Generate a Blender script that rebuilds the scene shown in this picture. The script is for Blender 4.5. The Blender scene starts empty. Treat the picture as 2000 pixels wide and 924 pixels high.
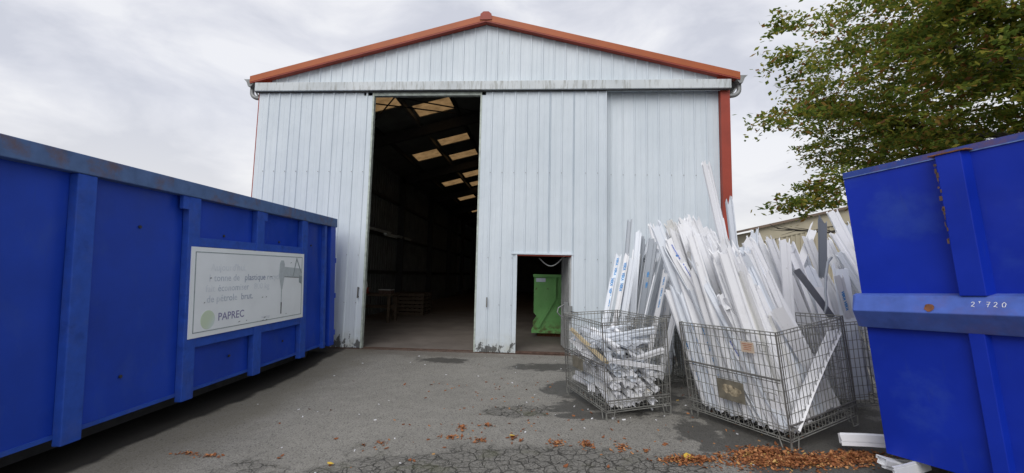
import bpy, bmesh, math, random
import numpy as np
from mathutils import Vector, Matrix, Euler, Quaternion
random.seed(7); NP = np.random.RandomState(11)
R = math.radians
scene = bpy.context.scene
C = scene.collection

# ------------------------------------------------------------------ camera
F_PX = 831.0
PITCH = math.atan(F_PX/9208.0); ROLL = math.atan(.0215); YAW = math.atan(54/F_PX*math.cos(PITCH))
CAM = Vector((0, 0, 1.6))
_f0 = Vector((-math.sin(YAW), math.cos(YAW), 0)); _r0 = Vector((math.cos(YAW), math.sin(YAW), 0)); _Z = Vector((0, 0, 1))
FW = _f0*math.cos(PITCH)+_Z*math.sin(PITCH); _u0 = -_f0*math.sin(PITCH)+_Z*math.cos(PITCH)
RT = _r0*math.cos(ROLL)+_u0*math.sin(ROLL); UP = -_r0*math.sin(ROLL)+_u0*math.cos(ROLL)
cd = bpy.data.cameras.new('camera'); cam = bpy.data.objects.new('camera', cd); C.objects.link(cam)
cd.sensor_width = 36; cd.lens = 36*F_PX/2000; cd.clip_start = .05; cd.clip_end = 2000
m = Matrix((RT, UP, -FW)).transposed().to_4x4(); m.translation = CAM; cam.matrix_world = m
scene.camera = cam
scene.render.resolution_x = 1024; scene.render.resolution_y = 473

def at(px, py, y):
    """world point seen at photograph pixel (px,py) at depth plane y (used to read positions off the photo)"""
    d = FW+RT*((px-1000)/F_PX)-UP*((py-462)/F_PX)
    return CAM+d*(y/d.y)

# ------------------------------------------------------------------ world + sun
w = bpy.data.worlds.new('World'); scene.world = w; w.use_nodes = True
nt = w.node_tree; N = nt.nodes; L = nt.links; N.clear()
SUN_EL, SUN_AZ = R(42), R(195)          # azimuth measured from +Y clockwise: behind the camera, a little left
sky = N.new('ShaderNodeTexSky'); sky.sky_type = 'NISHITA'; sky.sun_disc = False
sky.sun_elevation = SUN_EL; sky.sun_rotation = SUN_AZ
tc = N.new('ShaderNodeTexCoord'); mp = N.new('ShaderNodeMapping'); mp.inputs['Scale'].default_value = (1, 1, 2.2)
mp.inputs['Location'].default_value = (3.1, 1.7, .4)
L.new(tc.outputs['Generated'], mp.inputs[0])
nz = N.new('ShaderNodeTexNoise'); nz.inputs['Scale'].default_value = 3.6; nz.inputs['Detail'].default_value = 8; nz.inputs['Roughness'].default_value = .55; nz.inputs['Distortion'].default_value = .35
L.new(mp.outputs[0], nz.inputs[0])
cr = N.new('ShaderNodeValToRGB'); e = cr.color_ramp.elements
e[0].position = .38; e[0].color = (.49, .505, .565, 1)
e[1].position = .61; e[1].color = (.68, .685, .715, 1)
x = e.new(.5); x.color = (.585, .595, .645, 1)
L.new(nz.outputs['Fac'], cr.inputs[0])
# slightly warmer and lighter toward the horizon
sp = N.new('ShaderNodeSeparateXYZ'); L.new(tc.outputs['Generated'], sp.inputs[0])
mr = N.new('ShaderNodeMapRange'); mr.inputs[1].default_value = 0; mr.inputs[2].default_value = .30; mr.inputs[3].default_value = .6; mr.inputs[4].default_value = 0
L.new(sp.outputs[2], mr.inputs[0])
hz = N.new('ShaderNodeMixRGB'); hz.inputs[2].default_value = (.75, .715, .66, 1)
L.new(mr.outputs[0], hz.inputs[0]); L.new(cr.outputs[0], hz.inputs[1])
sc = N.new('ShaderNodeVectorMath'); sc.operation = 'SCALE'; sc.inputs['Scale'].default_value = 10.0
L.new(hz.outputs[0], sc.inputs[0])
mx = N.new('ShaderNodeMixRGB'); mx.inputs[0].default_value = .93
L.new(sky.outputs[0], mx.inputs[1]); L.new(sc.outputs[0], mx.inputs[2])
bg = N.new('ShaderNodeBackground'); bg.inputs['Strength'].default_value = .1
L.new(mx.outputs[0], bg.inputs[0]); wo = N.new('ShaderNodeOutputWorld'); L.new(bg.outputs[0], wo.inputs[0])
sd = bpy.data.lights.new('sun', 'SUN'); so = bpy.data.objects.new('sun', sd); C.objects.link(so)
sd.energy = 1.5; sd.angle = R(45); sd.color = (1, .97, .93)
sv = Vector((math.sin(SUN_AZ)*math.cos(SUN_EL), math.cos(SUN_AZ)*math.cos(SUN_EL), math.sin(SUN_EL)))
so.rotation_euler = sv.to_track_quat('Z', 'Y').to_euler()
vs = scene.view_settings; vs.view_transform = 'Standard'; vs.look = 'None'; vs.exposure = 0.42; vs.gamma = 1
scene.render.engine = 'CYCLES'
scene.cycles.max_bounces = 6

# ------------------------------------------------------------------ material helpers
class Mat:
    def __init__(s, name, rough=.6, spec=.4, metal=0):
        s.m = bpy.data.materials.new(name); s.m.use_nodes = True
        s.t = s.m.node_tree; s.n = s.t.nodes; s.l = s.t.links
        s.b = s.n['Principled BSDF']; s.b.inputs['Roughness'].default_value = rough
        s.b.inputs['Specular IOR Level'].default_value = spec; s.b.inputs['Metallic'].default_value = metal
        s.tc = s.n.new('ShaderNodeTexCoord')
    def node(s, t, **k):
        a = s.n.new(t)
        for q, v in k.items():
            setattr(a, q, v)
        return a
    def coord(s, kind='Object', scale=(1, 1, 1), loc=(0, 0, 0)):
        a = s.n.new('ShaderNodeMapping'); a.inputs['Scale'].default_value = scale; a.inputs['Location'].default_value = loc
        s.l.new(s.tc.outputs[kind], a.inputs[0]); return a.outputs[0]
    def noise(s, vec, scale=5, detail=4, rough=.55, dist=0):
        a = s.n.new('ShaderNodeTexNoise'); a.inputs['Scale'].default_value = scale; a.inputs['Detail'].default_value = detail
        a.inputs['Roughness'].default_value = rough; a.inputs['Distortion'].default_value = dist
        s.l.new(vec, a.inputs[0]); return a.outputs['Fac']
    def ramp(s, fac, *st):
        a = s.n.new('ShaderNodeValToRGB'); e = a.color_ramp.elements
        while len(e) < len(st): e.new(.5)
        for i, (p, c) in enumerate(st):
            e[i].position = p
            e[i].color = (c, c, c, 1) if isinstance(c, (int, float)) else (*c, 1)
        s.l.new(fac, a.inputs[0]); return a.outputs[0]
    def mix(s, fac, a, b, blend='MIX'):
        k = s.n.new('ShaderNodeMixRGB'); k.blend_type = blend
        for i, v in ((0, fac), (1, a), (2, b)):
            if isinstance(v, (int, float)): k.inputs[i].default_value = v if i == 0 else (v, v, v, 1)
            elif isinstance(v, tuple): k.inputs[i].default_value = (*v, 1)
            else: s.l.new(v, k.inputs[i])
        return k.outputs[0]
    def math(s, op, a, b=0.0, c=None):
        k = s.n.new('ShaderNodeMath'); k.operation = op
        for i, v in enumerate((a, b) + ((c,) if c is not None else ())):
            if isinstance(v, (int, float)): k.inputs[i].default_value = v
            else: s.l.new(v, k.inputs[i])
        return k.outputs[0]
    def maprange(s, v, a, b, c=0, d=1, smooth=True):
        k = s.n.new('ShaderNodeMapRange'); k.interpolation_type = 'SMOOTHSTEP' if smooth else 'LINEAR'
        for i, q in enumerate((a, b, c, d)): k.inputs[i+1].default_value = q
        s.l.new(v, k.inputs[0]); return k.outputs[0]
    def sep(s, vec):
        k = s.n.new('ShaderNodeSeparateXYZ'); s.l.new(vec, k.inputs[0]); return k.outputs
    def bump(s, h, strength=.3, dist=.01):
        k = s.n.new('ShaderNodeBump'); k.inputs['Strength'].default_value = strength; k.inputs['Distance'].default_value = dist
        s.l.new(h, k.inputs['Height']); s.l.new(k.outputs[0], s.b.inputs['Normal'])
    def color(s, c):
        if isinstance(c, tuple): s.b.inputs['Base Color'].default_value = (*c, 1)
        else: s.l.new(c, s.b.inputs['Base Color'])
        return s
    def rough(s, c):
        s.l.new(c, s.b.inputs['Roughness'])

def simple(name, col, rough=.6, metal=0, var=.25, scale=6, spec=.4):
    q = Mat(name, rough, spec, metal); n = q.noise(q.coord(), scale, 5)
    dark = tuple(v*(1-var) for v in col); lite = tuple(min(1, v*(1+var*.6)) for v in col)
    q.color(q.ramp(n, (.3, dark), (.7, lite))); return q.m

# painted pale blue-white cladding, grime streaks and peeled feet
def cladding_mat():
    q = Mat('cladding_paint', .48, .45)
    o = q.coord('Object'); xyz = q.sep(o)
    big = q.noise(q.coord('Object', (1, 1, .35)), 1.1, 5)
    base = q.ramp(big, (.3, (.52, .585, .64)), (.7, (.62, .68, .73)))
    streak = q.noise(q.coord('Object', (14, 14, .35), (2, 0, 0)), 1.6, 5, .6)
    c = q.mix(q.ramp(streak, (.52, 0.), (.8, .35)), base, (.36, .41, .45))
    # peeled, dirty strip at the foot of the sheets
    h = q.maprange(xyz[2], .06, .36, 1, 0)
    pn = q.noise(q.coord('Object', (1, 1, .7)), 9, 6, .65)
    pn = q.math('ADD', pn, q.math('MULTIPLY', q.math('SUBTRACT', q.noise(q.coord('Object', (1.6, 1, .2), (3, 3, 3)), 1.4, 3), .5), .35))
    peel = q.ramp(q.math('ADD', pn, q.math('MULTIPLY', h, .20)), (.66, 0.), (.70, .85))
    h2 = q.maprange(xyz[2], .0, .55, 1, 0)
    c = q.mix(q.math('MULTIPLY', h2, q.ramp(q.noise(q.coord(), 5, 5), (.35, .1), (.65, .8))), c, (.42, .43, .38))
    c = q.mix(q.math('MULTIPLY', peel, q.maprange(xyz[2], .33, .42, 1, 0)), c, (.035, .032, .028))
    # scuffs
    sc_ = q.noise(q.coord('Object', (2.5, 1, 9), (5, 0, 1)), 2.2, 6, .6)
    c = q.mix(q.math('MULTIPLY', q.ramp(sc_, (.66, 0.), (.72, .8)), q.maprange(xyz[2], 1.2, 3.2, .7, 0)), c, (.72, .77, .80))
    # small rust runs
    rn = q.noise(q.coord('Object', (3, 3, .9), (9, 3, 7)), 2.0, 5, .7)
    c = q.mix(q.ramp(rn, (.70, 0.), (.76, .5)), c, (.42, .37, .27))
    q.color(c); q.bump(q.noise(q.coord('Object', (1, 1, .6)), 1.7, 4), .6, .05); return q.m

def blue_mat(name, base, wornamt=.5, seed=0.):
    q = Mat(name, .5, .28)
    n = q.noise(q.coord('Object', (1, 1, 1), (seed, 0, 0)), 1.3, 6, .6)
    dk = tuple(v*.80 for v in base); lt = tuple(v*1.12 for v in base)
    c = q.ramp(n, (.3, dk), (.7, lt))
    f = q.noise(q.coord('Object', (1, 2.2, 1.2), (seed+4, 1, 2)), 1.7, 7, .62)
    c = q.mix(q.ramp(f, (.54, 0.), (.78, wornamt)), c, (.045, .10, .38))
    s_ = q.noise(q.coord('Object', (9, 9, 1.1), (seed+2, 7, 2)), 1.5, 5, .65)
    c = q.mix(q.ramp(s_, (.60, 0.), (.80, wornamt*.7)), c, (.04, .07, .19))
    sp_ = q.noise(q.coord('Object', (1, 1, 1), (seed+8, 3, 2)), 26, 4, .7)
    c = q.mix(q.ramp(sp_, (.74, 0.), (.77, .8)), c, (.11, .07, .045))
    q.color(c)
    q.rough(q.ramp(n, (.3, .36), (.7, .52)))
    q.bump(q.noise(q.coord('Object', (1, 1, 1)), 1.6, 3), .4, .02); return q.m

def worn_rim_mat(name, blue=(.07, .13, .33), rust=(.17, .085, .05), amt=.5, seed=0.):
    q = Mat(name, .6, .25)
    n = q.noise(q.coord('Object', (1, 1, 1), (seed, 0, 3)), 3.2, 7, .68)
    n2 = q.noise(q.coord('Object', (1, 1, 1), (seed+5, 2, 3)), 9, 5, .6)
    c = q.ramp(n2, (.3, tuple(v*.86 for v in blue)), (.72, tuple(min(1, v*1.14) for v in blue)))
    c = q.mix(q.ramp(n, (.50, 0.), (.66, amt)), c, rust)
    c = q.mix(q.ramp(q.noise(q.coord('Object', (1, 1, 1), (seed+9, 2, 8)), 6, 5), (.58, 0.), (.7, .6)), c, tuple(v*.62 for v in blue))
    q.color(c); q.bump(n2, .3, .004); return q.m

def pvc_mat(name, base):
    q = Mat(name, .38, .5)
    oi = q.node('ShaderNodeObjectInfo')
    r = q.ramp(oi.outputs['Random'], (0., tuple(v*.84 for v in base)), (.6, base), (1., tuple(min(.9, v*1.06) for v in base)))
    add = q.n.new('ShaderNodeVectorMath'); q.l.new(q.tc.outputs['Object'], add.inputs[0])
    cmb = q.n.new('ShaderNodeCombineXYZ'); q.l.new(q.math('MULTIPLY', oi.outputs['Random'], 37.), cmb.inputs[0]); q.l.new(cmb.outputs[0], add.inputs[1])
    n = q.noise(add.outputs[0], 7, 6, .65)
    c = q.mix(q.ramp(n, (.55, 0.), (.78, .4)), r, (.50, .49, .47))
    n2 = q.noise(add.outputs[0], 22, 4, .6)
    c = q.mix(q.ramp(n2, (.68, 0.), (.75, .5)), c, (.25, .24, .22))
    q.color(c); return q.m

def asphalt_mat():
    q = Mat('asphalt', .88, .25)
    o = q.coord('Object'); xyz = q.sep(o)
    big = q.noise(o, .55, 6, .6); mid = q.noise(o, 4.5, 6, .65)
    fine = q.noise(o, 120, 3, .7)
    c = q.ramp(big, (.3, (.205, .197, .176)), (.7, (.262, .252, .226)))
    c = q.mix(q.ramp(mid, (.35, .0), (.72, .35)), c, (.125, .12, .108))
    c = q.mix(1., c, q.ramp(fine, (.33, .62), (.5, 1.), (.69, 1.5)), 'MULTIPLY')
    vo = q.node('ShaderNodeTexVoronoi'); vo.inputs['Scale'].default_value = 95; q.l.new(o, vo.inputs[0])
    vs_ = q.sep(vo.outputs['Color'])
    c = q.mix(q.ramp(vs_[0], (.985, 0.), (.99, .5)), c, (.36, .35, .33))
    c = q.mix(q.ramp(vs_[1], (.90, 0.), (.92, .6)), c, (.035, .034, .032))
    def blob(cx, cy, rx, ry, soft=.9, nscale=2.2, namp=2.4):
        dx = q.math('DIVIDE', q.math('SUBTRACT', xyz[0], cx), rx); dy = q.math('DIVIDE', q.math('SUBTRACT', xyz[1], cy), ry)
        d = q.math('SQRT', q.math('ADD', q.math('MULTIPLY', dx, dx), q.math('MULTIPLY', dy, dy)))
        d = q.math('ADD', d, q.math('MULTIPLY', q.math('SUBTRACT', q.noise(o, nscale, 6, .65), .5), namp))
        return q.maprange(d, 1.0+soft*.25, 1.0-soft*.55, 0, 1)
    # damp stains seen on the ground by the cages and door
    damp = None
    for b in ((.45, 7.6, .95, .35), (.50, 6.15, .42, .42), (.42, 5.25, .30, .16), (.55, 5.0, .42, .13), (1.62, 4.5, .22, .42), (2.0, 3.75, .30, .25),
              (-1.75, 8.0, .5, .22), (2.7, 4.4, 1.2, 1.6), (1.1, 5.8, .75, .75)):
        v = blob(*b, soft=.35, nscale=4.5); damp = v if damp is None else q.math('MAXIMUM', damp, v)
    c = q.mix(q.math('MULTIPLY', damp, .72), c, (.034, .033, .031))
    under_shade = q.maprange(q.math('ADD', xyz[0], q.math('MULTIPLY', q.noise(o, 2.2, 5), .3)), -3.74, -3.84, 0, 1)  # shade beneath the left container, painted into the ground colour
    under_shade = q.math('MULTIPLY', under_shade, q.maprange(xyz[0], -6.8, -6.2, 0, 1))
    c0_ = c; c = q.mix(q.math('MULTIPLY', under_shade, 0.), c, (.016, .015, .013))
    # mossy, gritty strip along the left skip
    v = q.math('MULTIPLY', q.maprange(q.math('ADD', xyz[0], q.math('MULTIPLY', q.noise(o, 1.6, 5), 1.0)), -2.35, -3.1, 0, 1), 1.)
    c = q.mix(q.math('MULTIPLY', v, .55), c, (.120, .108, .075))
    c = q.mix(q.math('MULTIPLY', under_shade, .93), c, (.012, .011, .010))  # near-black underbody shade painted over the strip's inner edge
    # brownish silt in front of the big door
    c = q.mix(q.math('MULTIPLY', blob(-2.3, 8.6, 2.2, .35, .9, 3), .35), c, (.09, .07, .055))
    # alligator cracking
    wv = q.n.new('ShaderNodeVectorMath'); wn = q.n.new('ShaderNodeTexNoise'); wn.inputs['Scale'].default_value = 7; wn.inputs['Detail'].default_value = 4
    q.l.new(o, wn.inputs[0]); sc2 = q.n.new('ShaderNodeVectorMath'); sc2.operation = 'SCALE'; sc2.inputs['Scale'].default_value = .13
    q.l.new(wn.outputs['Color'], sc2.inputs[0]); q.l.new(o, wv.inputs[0]); q.l.new(sc2.outputs[0], wv.inputs[1])
    def cracks(scale, wdt):
        v = q.node('ShaderNodeTexVoronoi', feature='DISTANCE_TO_EDGE'); v.inputs['Scale'].default_value = scale; v.inputs['Randomness'].default_value = .95
        q.l.new(wv.outputs[0], v.inputs[0]); return q.maprange(v.outputs['Distance'], wdt, wdt*.25, 0, 1)
    ck = q.math('MAXIMUM', cracks(8.5, .060), q.math('MULTIPLY', cracks(17, .06), .6))
    a1 = blob(-.05, 3.55, 1.75, .62, .5, 2.2, 1.5); a2 = blob(-.22, 5.15, .45, .25, .4, 5, 1.5); a3 = blob(-1.2, 2.9, 1.6, 1., .5, 2.2)
    am = q.math('MAXIMUM', q.math('MAXIMUM', a1, a3), a2)
    gate = q.ramp(q.noise(o, 5.5, 4), (.34, .3), (.48, 1.))
    cm = q.math('MULTIPLY', q.math('MULTIPLY', ck, am), gate)
    c = q.mix(q.math('MULTIPLY', am, .35), c, (.10, .096, .088))
    c = q.mix(q.math('MULTIPLY', cm, .85), c, (.026, .025, .021))
    # moss in part of the cracking
    mo = q.math('MULTIPLY', q.ramp(q.noise(o, 3.1, 6), (.56, 0.), (.66, .4)), am)
    c = q.mix(mo, c, (.075, .08, .035))
    q.color(c)
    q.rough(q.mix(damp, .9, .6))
    h = q.math('SUBTRACT', q.math('ADD', q.math('MULTIPLY', fine, .35), q.math('MULTIPLY', mid, .3)), q.math('MULTIPLY', cm, 1.2))
    q.bump(h, .7, .012); return q.m

def concrete_mat():
    q = Mat('floor_concrete', .8, .3); o = q.coord()
    c = q.ramp(q.noise(o, 1.3, 7, .65), (.3, (.13, .112, .098)), (.7, (.21, .185, .165)))
    c = q.mix(q.ramp(q.noise(o, 6, 5), (.55, 0.), (.75, .4)), c, (.2, .18, .165)); q.color(c); return q.m

def island_mat(name, stops, rough=.6, transl=0.0, spec=.3):
    q = Mat(name, rough, spec)
    g = q.node('ShaderNodeNewGeometry')
    col = q.ramp(g.outputs['Random Per Island'], *stops)
    q.color(col)
    if transl:
        t = q.n.new('ShaderNodeBsdfTranslucent'); q.l.new(col, t.inputs[0]); mx_ = q.n.new('ShaderNodeMixShader'); mx_.inputs[0].default_value = transl
        out = q.n['Material Output']; q.l.new(q.b.outputs[0], mx_.inputs[1]); q.l.new(t.outputs[0], mx_.inputs[2]); q.l.new(mx_.outputs[0], out.inputs[0])
    return q.m

M = {}
M['clad'] = cladding_mat()
def beam_mat():
    q = Mat('track_cover_paint', .5, .4); c = q.ramp(q.noise(q.coord(), 1.5, 5), (.3, (.46, .50, .52)), (.7, (.58, .62, .64)))
    c = q.mix(q.ramp(q.noise(q.coord('Object', (8, 8, 1.1)), 2.2, 6, .65), (.50, 0.), (.72, .8)), c, (.20, .20, .17))
    q.color(c); return q.m
M['beam'] = beam_mat()
M['jamb'] = simple('door_edge_steel', (.42, .47, .42), .5, 0, .35, 9)
M['orange'] = simple('verge_orange', (.37, .088, .020), .5, 0, .18, 1.5)
M['red'] = simple('oxide_red_paint', (.29, .042, .022), .5, 0, .2, 2)
M['zinc'] = simple('weathered_zinc', (.24, .25, .25), .5, .2, .3, 6)
M['galv'] = simple('galvanised_wire', (.27, .27, .25), .5, .35, .3, 14)
M['galv_dark'] = simple('dull_steel', (.17, .165, .155), .5, .45, .3, 10)
M['dark'] = simple('dark_steel', (.05, .05, .05), .6, .2, .3, 8)
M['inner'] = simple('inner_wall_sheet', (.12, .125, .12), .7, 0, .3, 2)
M['conc'] = concrete_mat()
M['wood'] = simple('bench_wood', (.10, .07, .045), .7, 0, .35, 8)
M['blueL'] = blue_mat('container_blue_left', (.011, .052, .41), .42, 0.)
M['blueLrib'] = worn_rim_mat('rib_blue_left', (.024, .082, .42), (.09, .10, .18), .22, 4.)
M['blueLrim'] = worn_rim_mat('rim_blue_left', (.085, .15, .31), (.15, .085, .055), .7, 2.)
M['blueR'] = blue_mat('container_blue_right', (.0045, .027, .38), .55, 11.)
M['blueRrail'] = worn_rim_mat('rail_blue_right', (.065, .12, .42), (.16, .065, .045), .25, 7.)
M['blueRrim'] = worn_rim_mat('rim_blue_right', (.035, .07, .30), (.19, .085, .05), .7, 9.)
M['rust'] = simple('rust', (.19, .075, .035), .85, 0, .5, 25)
M['rail_rust'] = simple('rail_rust', (.10, .06, .045), .8, 0, .4, 12)
M['weld'] = simple('worn_weld_line', (.12, .19, .44), .6, 0, .4, 20)
M['black'] = simple('black_rubber', (.015, .015, .016), .7, 0, .3, 8)
M['white_pvc'] = pvc_mat('white_pvc', (.80, .81, .84))
M['cool_pvc'] = pvc_mat('cool_white_pvc', (.66, .70, .76))
M['cream_pvc'] = pvc_mat('cream_pvc', (.72, .72, .70))
M['grey_pvc'] = pvc_mat('grey_pvc', (.33, .36, .40))
M['dark_pvc'] = pvc_mat('dark_grey_pvc', (.19, .20, .22))
M['yellow_foil'] = pvc_mat('yellowed_pvc', (.62, .50, .30))
M['print_blue'] = simple('print_blue', (.05, .27, .62), .5, 0, .15, 30)
M['print_violet'] = simple('print_violet_blue', (.07, .13, .55), .5, 0, .15, 30)
M['film'] = simple('protective_film', (.66, .76, .86), .25, 0, .08, 30)
M['sign'] = simple('sign_board_white', (.80, .84, .86), .4, 0, .07, 2)
M['sign_grey'] = simple('sign_print_grey', (.30, .35, .36), .5, 0, .2, 30)
M['green_skip'] = None
def green_mat():
    q = Mat('green_skip_paint', .55, .4); c = q.ramp(q.noise(q.coord(), 2, 5), (.3, (.17, .46, .13)), (.7, (.25, .58, .20)))
    c = q.mix(q.ramp(q.noise(q.coord(), 7, 6, .7), (.60, 0.), (.68, .85)), c, (.13, .07, .03))
    z = q.sep(q.coord())[2]
    c = q.mix(q.math('MULTIPLY', q.maprange(z, .45, .1, 0, 1), q.ramp(q.noise(q.coord('Object', (1, 1, 1), (4, 4, 4)), 9, 5), (.42, 0.), (.6, .9))), c, (.14, .08, .035))
    q.color(c); return q.m
M['green_skip'] = green_mat()
M['beige'] = simple('far_wall_beige', (.36, .325, .24), .7, 0, .12, .5)
M['beige_dark'] = simple('far_roof_edge', (.16, .115, .085), .7, 0, .2, 1)
M['plate'] = simple('label_plate_metal', (.22, .20, .155), .5, .3, .3, 12)
M['paper'] = simple('paper_scrap', (.38, .32, .22), .8, 0, .75, 28)
M['label_pink'] = simple('faded_label', (.55, .44, .34), .7, 0, .2, 30)
M['label_red'] = simple('faded_red_print', (.42, .16, .09), .7, 0, .2, 30)
M['bark'] = simple('bark', (.095, .085, .075), .9, 0, .4, 9)
M['leaf'] = island_mat('tree_leaves', ((0., (.075, .125, .028)), (.35, (.145, .205, .036)), (.64, (.25, .28, .045)), (.85, (.32, .28, .052)), (.95, (.33, .18, .055)), (1., (.21, .09, .04))), .5, .6, .3)
M['litter'] = island_mat('fallen_leaf', ((0., (.12, .045, .022)), (.4, (.24, .088, .035)), (.75, (.36, .145, .055)), (.95, (.45, .23, .10)), (1., (.52, .36, .11))), .75, .0, .2)
M['yellow_leaf'] = simple('yellow_leaf', (.60, .40, .05), .6, 0, .2, 30)
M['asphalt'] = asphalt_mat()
M['glass_dark'] = simple('lamp_tube_white', (.55, .58, .56), .4, 0, .05, 5)
def skylight_mat():
    q = Mat('skylight_sheet', .6, .2); n = q.noise(q.coord(), 3.2, 6, .65)
    c = q.ramp(n, (.3, (.12, .072, .03)), (.7, (.25, .155, .07)))
    t = q.n.new('ShaderNodeBsdfTranslucent'); q.l.new(c, t.inputs[0]); q.color(c)
    mx_ = q.n.new('ShaderNodeMixShader'); mx_.inputs[0].default_value = .92; q.l.new(q.b.outputs[0], mx_.inputs[1]); q.l.new(t.outputs[0], mx_.inputs[2])
    q.l.new(mx_.outputs[0], q.n['Material Output'].inputs[0]); return q.m
M['skylight'] = skylight_mat()

# ------------------------------------------------------------------ mesh + object helpers
class MB:
    def __init__(s): s.v = []; s.f = []
    def add(s, vs, fs):
        o = len(s.v); s.v += [tuple(p) for p in vs]; s.f += [tuple(i+o for i in f) for f in fs]; return s
    def obox(s, c, ax, half):
        c = Vector(c); a = [Vector(q)*h for q, h in zip(ax, half)]
        vs = [c+a[0]*i+a[1]*j+a[2]*k for k in (-1, 1) for j in (-1, 1) for i in (-1, 1)]
        return s.add(vs, [(0, 2, 3, 1), (4, 5, 7, 6), (0, 1, 5, 4), (2, 6, 7, 3), (0, 4, 6, 2), (1, 3, 7, 5)])
    def box(s, x0, x1, y0, y1, z0, z1):
        return s.obox(((x0+x1)/2, (y0+y1)/2, (z0+z1)/2), ((1, 0, 0), (0, 1, 0), (0, 0, 1)), (abs(x1-x0)/2, abs(y1-y0)/2, abs(z1-z0)/2))
    def bar(s, p, q, w, h, up=(0, 0, 1)):
        p = Vector(p); q = Vector(q); d = (q-p); l = d.length; d = d/l; u = Vector(up)
        if abs(d.dot(u)) > .98: u = Vector((1, 0, 0))
        a = d.cross(u).normalized(); b = a.cross(d)
        return s.obox((p+q)/2, (d, a, b), (l/2, w/2, h/2))
    def tube(s, pts, r, n=8, r1=None, cap=True):
        pts = [Vector(p) for p in pts]; rings = []; a = None
        for i, p in enumerate(pts):
            d = (pts[min(i+1, len(pts)-1)]-pts[max(i-1, 0)]).normalized()
            if a is None:
                a = d.cross(Vector((0, 0, 1)) if abs(d.z) < .95 else Vector((1, 0, 0))).normalized()
            else: a = (a-d*a.dot(d)).normalized()
            b = d.cross(a); rr = r if r1 is None else r+(r1-r)*i/(len(pts)-1)
            rings.append([p+(a*math.cos(2*math.pi*k/n+.785)+b*math.sin(2*math.pi*k/n+.785))*rr for k in range(n)])
        vs = [q for g in rings for q in g]
        fs = [(i*n+k, i*n+(k+1) % n, (i+1)*n+(k+1) % n, (i+1)*n+k) for i in range(len(pts)-1) for k in range(n)]
        if cap: fs += [tuple(range(n))[::-1], tuple((len(pts)-1)*n+k for k in range(n))]
        return s.add(vs, fs)
    def prism(s, poly, f0, f1):
        """poly of 2D points, f0/f1 map a 2D point to the two end points"""
        n = len(poly); vs = [f0(*p) for p in poly]+[f1(*p) for p in poly]
        fs = [tuple(range(n))[::-1], tuple(range(n, 2*n))]+[(i, (i+1) % n, n+(i+1) % n, n+i) for i in range(n)]
        return s.add(vs, fs)
    def mesh(s, name):
        me = bpy.data.meshes.new(name); me.from_pydata(s.v, [], s.f); me.update(); return me
    def build(s, name, mat, parent=None, smooth=False, bevel=0, fix=True):
        me = s.mesh(name)
        if fix:
            bm = bmesh.new(); bm.from_mesh(me); bmesh.ops.recalc_face_normals(bm, faces=bm.faces); bm.to_mesh(me); bm.free()
        return link(name, me, mat, parent, smooth, bevel)
def link(name, me, mat, parent=None, smooth=False, bevel=0):
    if mat is not None and len(me.materials) == 0: me.materials.append(mat)
    if smooth:
        me.polygons.foreach_set('use_smooth', [True]*len(me.polygons))
    o = bpy.data.objects.new(name, me); C.objects.link(o)
    if parent is not None: o.parent = parent
    if bevel:
        b = o.modifiers.new('bevel', 'BEVEL'); b.width = bevel; b.segments = 2; b.limit_method = 'ANGLE'
    return o
def tag(o, label=None, cat=None, group=None, kind=None):
    if label: o['label'] = label
    if cat: o['category'] = cat
    if group: o['group'] = group
    if kind: o['kind'] = kind
    return o
def empty(name, label, cat, loc=(0, 0, 0), mat=None, group=None):
    o = bpy.data.objects.new(name, None); C.objects.link(o); o.empty_display_size = .2
    if mat is not None: o.matrix_world = mat
    else: o.location = loc
    return tag(o, label, cat, group)
def text_mesh(s, size, ext=.0005, bold=.0, align='LEFT', space=1.0):
    cu = bpy.data.curves.new('lettering', 'FONT'); cu.body = s; cu.size = size; cu.extrude = ext; cu.offset = bold; cu.align_x = align
    cu.resolution_u = 2; cu.space_character = space
    o = bpy.data.objects.new('lettering', cu); C.objects.link(o)
    bpy.context.view_layer.update()
    me = bpy.data.meshes.new_from_object(o.evaluated_get(bpy.context.evaluated_depsgraph_get()))
    bpy.data.objects.remove(o); bpy.data.curves.remove(cu); me.materials.clear(); return me
def frame_matrix(O, X, Y, Z):
    m = Matrix((X, Y, Z)).transposed().to_4x4(); m.translation = O; return m

# ------------------------------------------------------------------ ground
def smooth(a, b, v):
    t = min(1, max(0, (v-a)/(b-a))); return t*t*(3-2*t)
def gz(x, y):
    s = 1-smooth(6.8, 8.5, y)
    return .04*(max(-6, min(6, x))+.5)*s
def ground():
    xs = list(np.arange(-9, 9.01, .3)); ys = list(np.arange(-4, 9.01, .3))
    xs = [-600, -150, -40, -15]+xs+[15, 40, 150, 600]; ys = [-600, -100, -20]+ys+[10.4, 15, 60, 200, 700]
    b = MB(); vs = []
    for y in ys:
        for x in xs: vs.append((x, y, gz(x, y)))
    n = len(xs)
    b.add(vs, [(j*n+i, j*n+i+1, (j+1)*n+i+1, (j+1)*n+i) for j in range(len(ys)-1) for i in range(n-1)])
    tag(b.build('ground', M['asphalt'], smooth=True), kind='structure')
ground()
b = MB(); b.box(-6.25, 3.85, 8.97, 40, -.2, .012)
tag(b.build('hall_floor', M['conc']), kind='structure')

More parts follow.
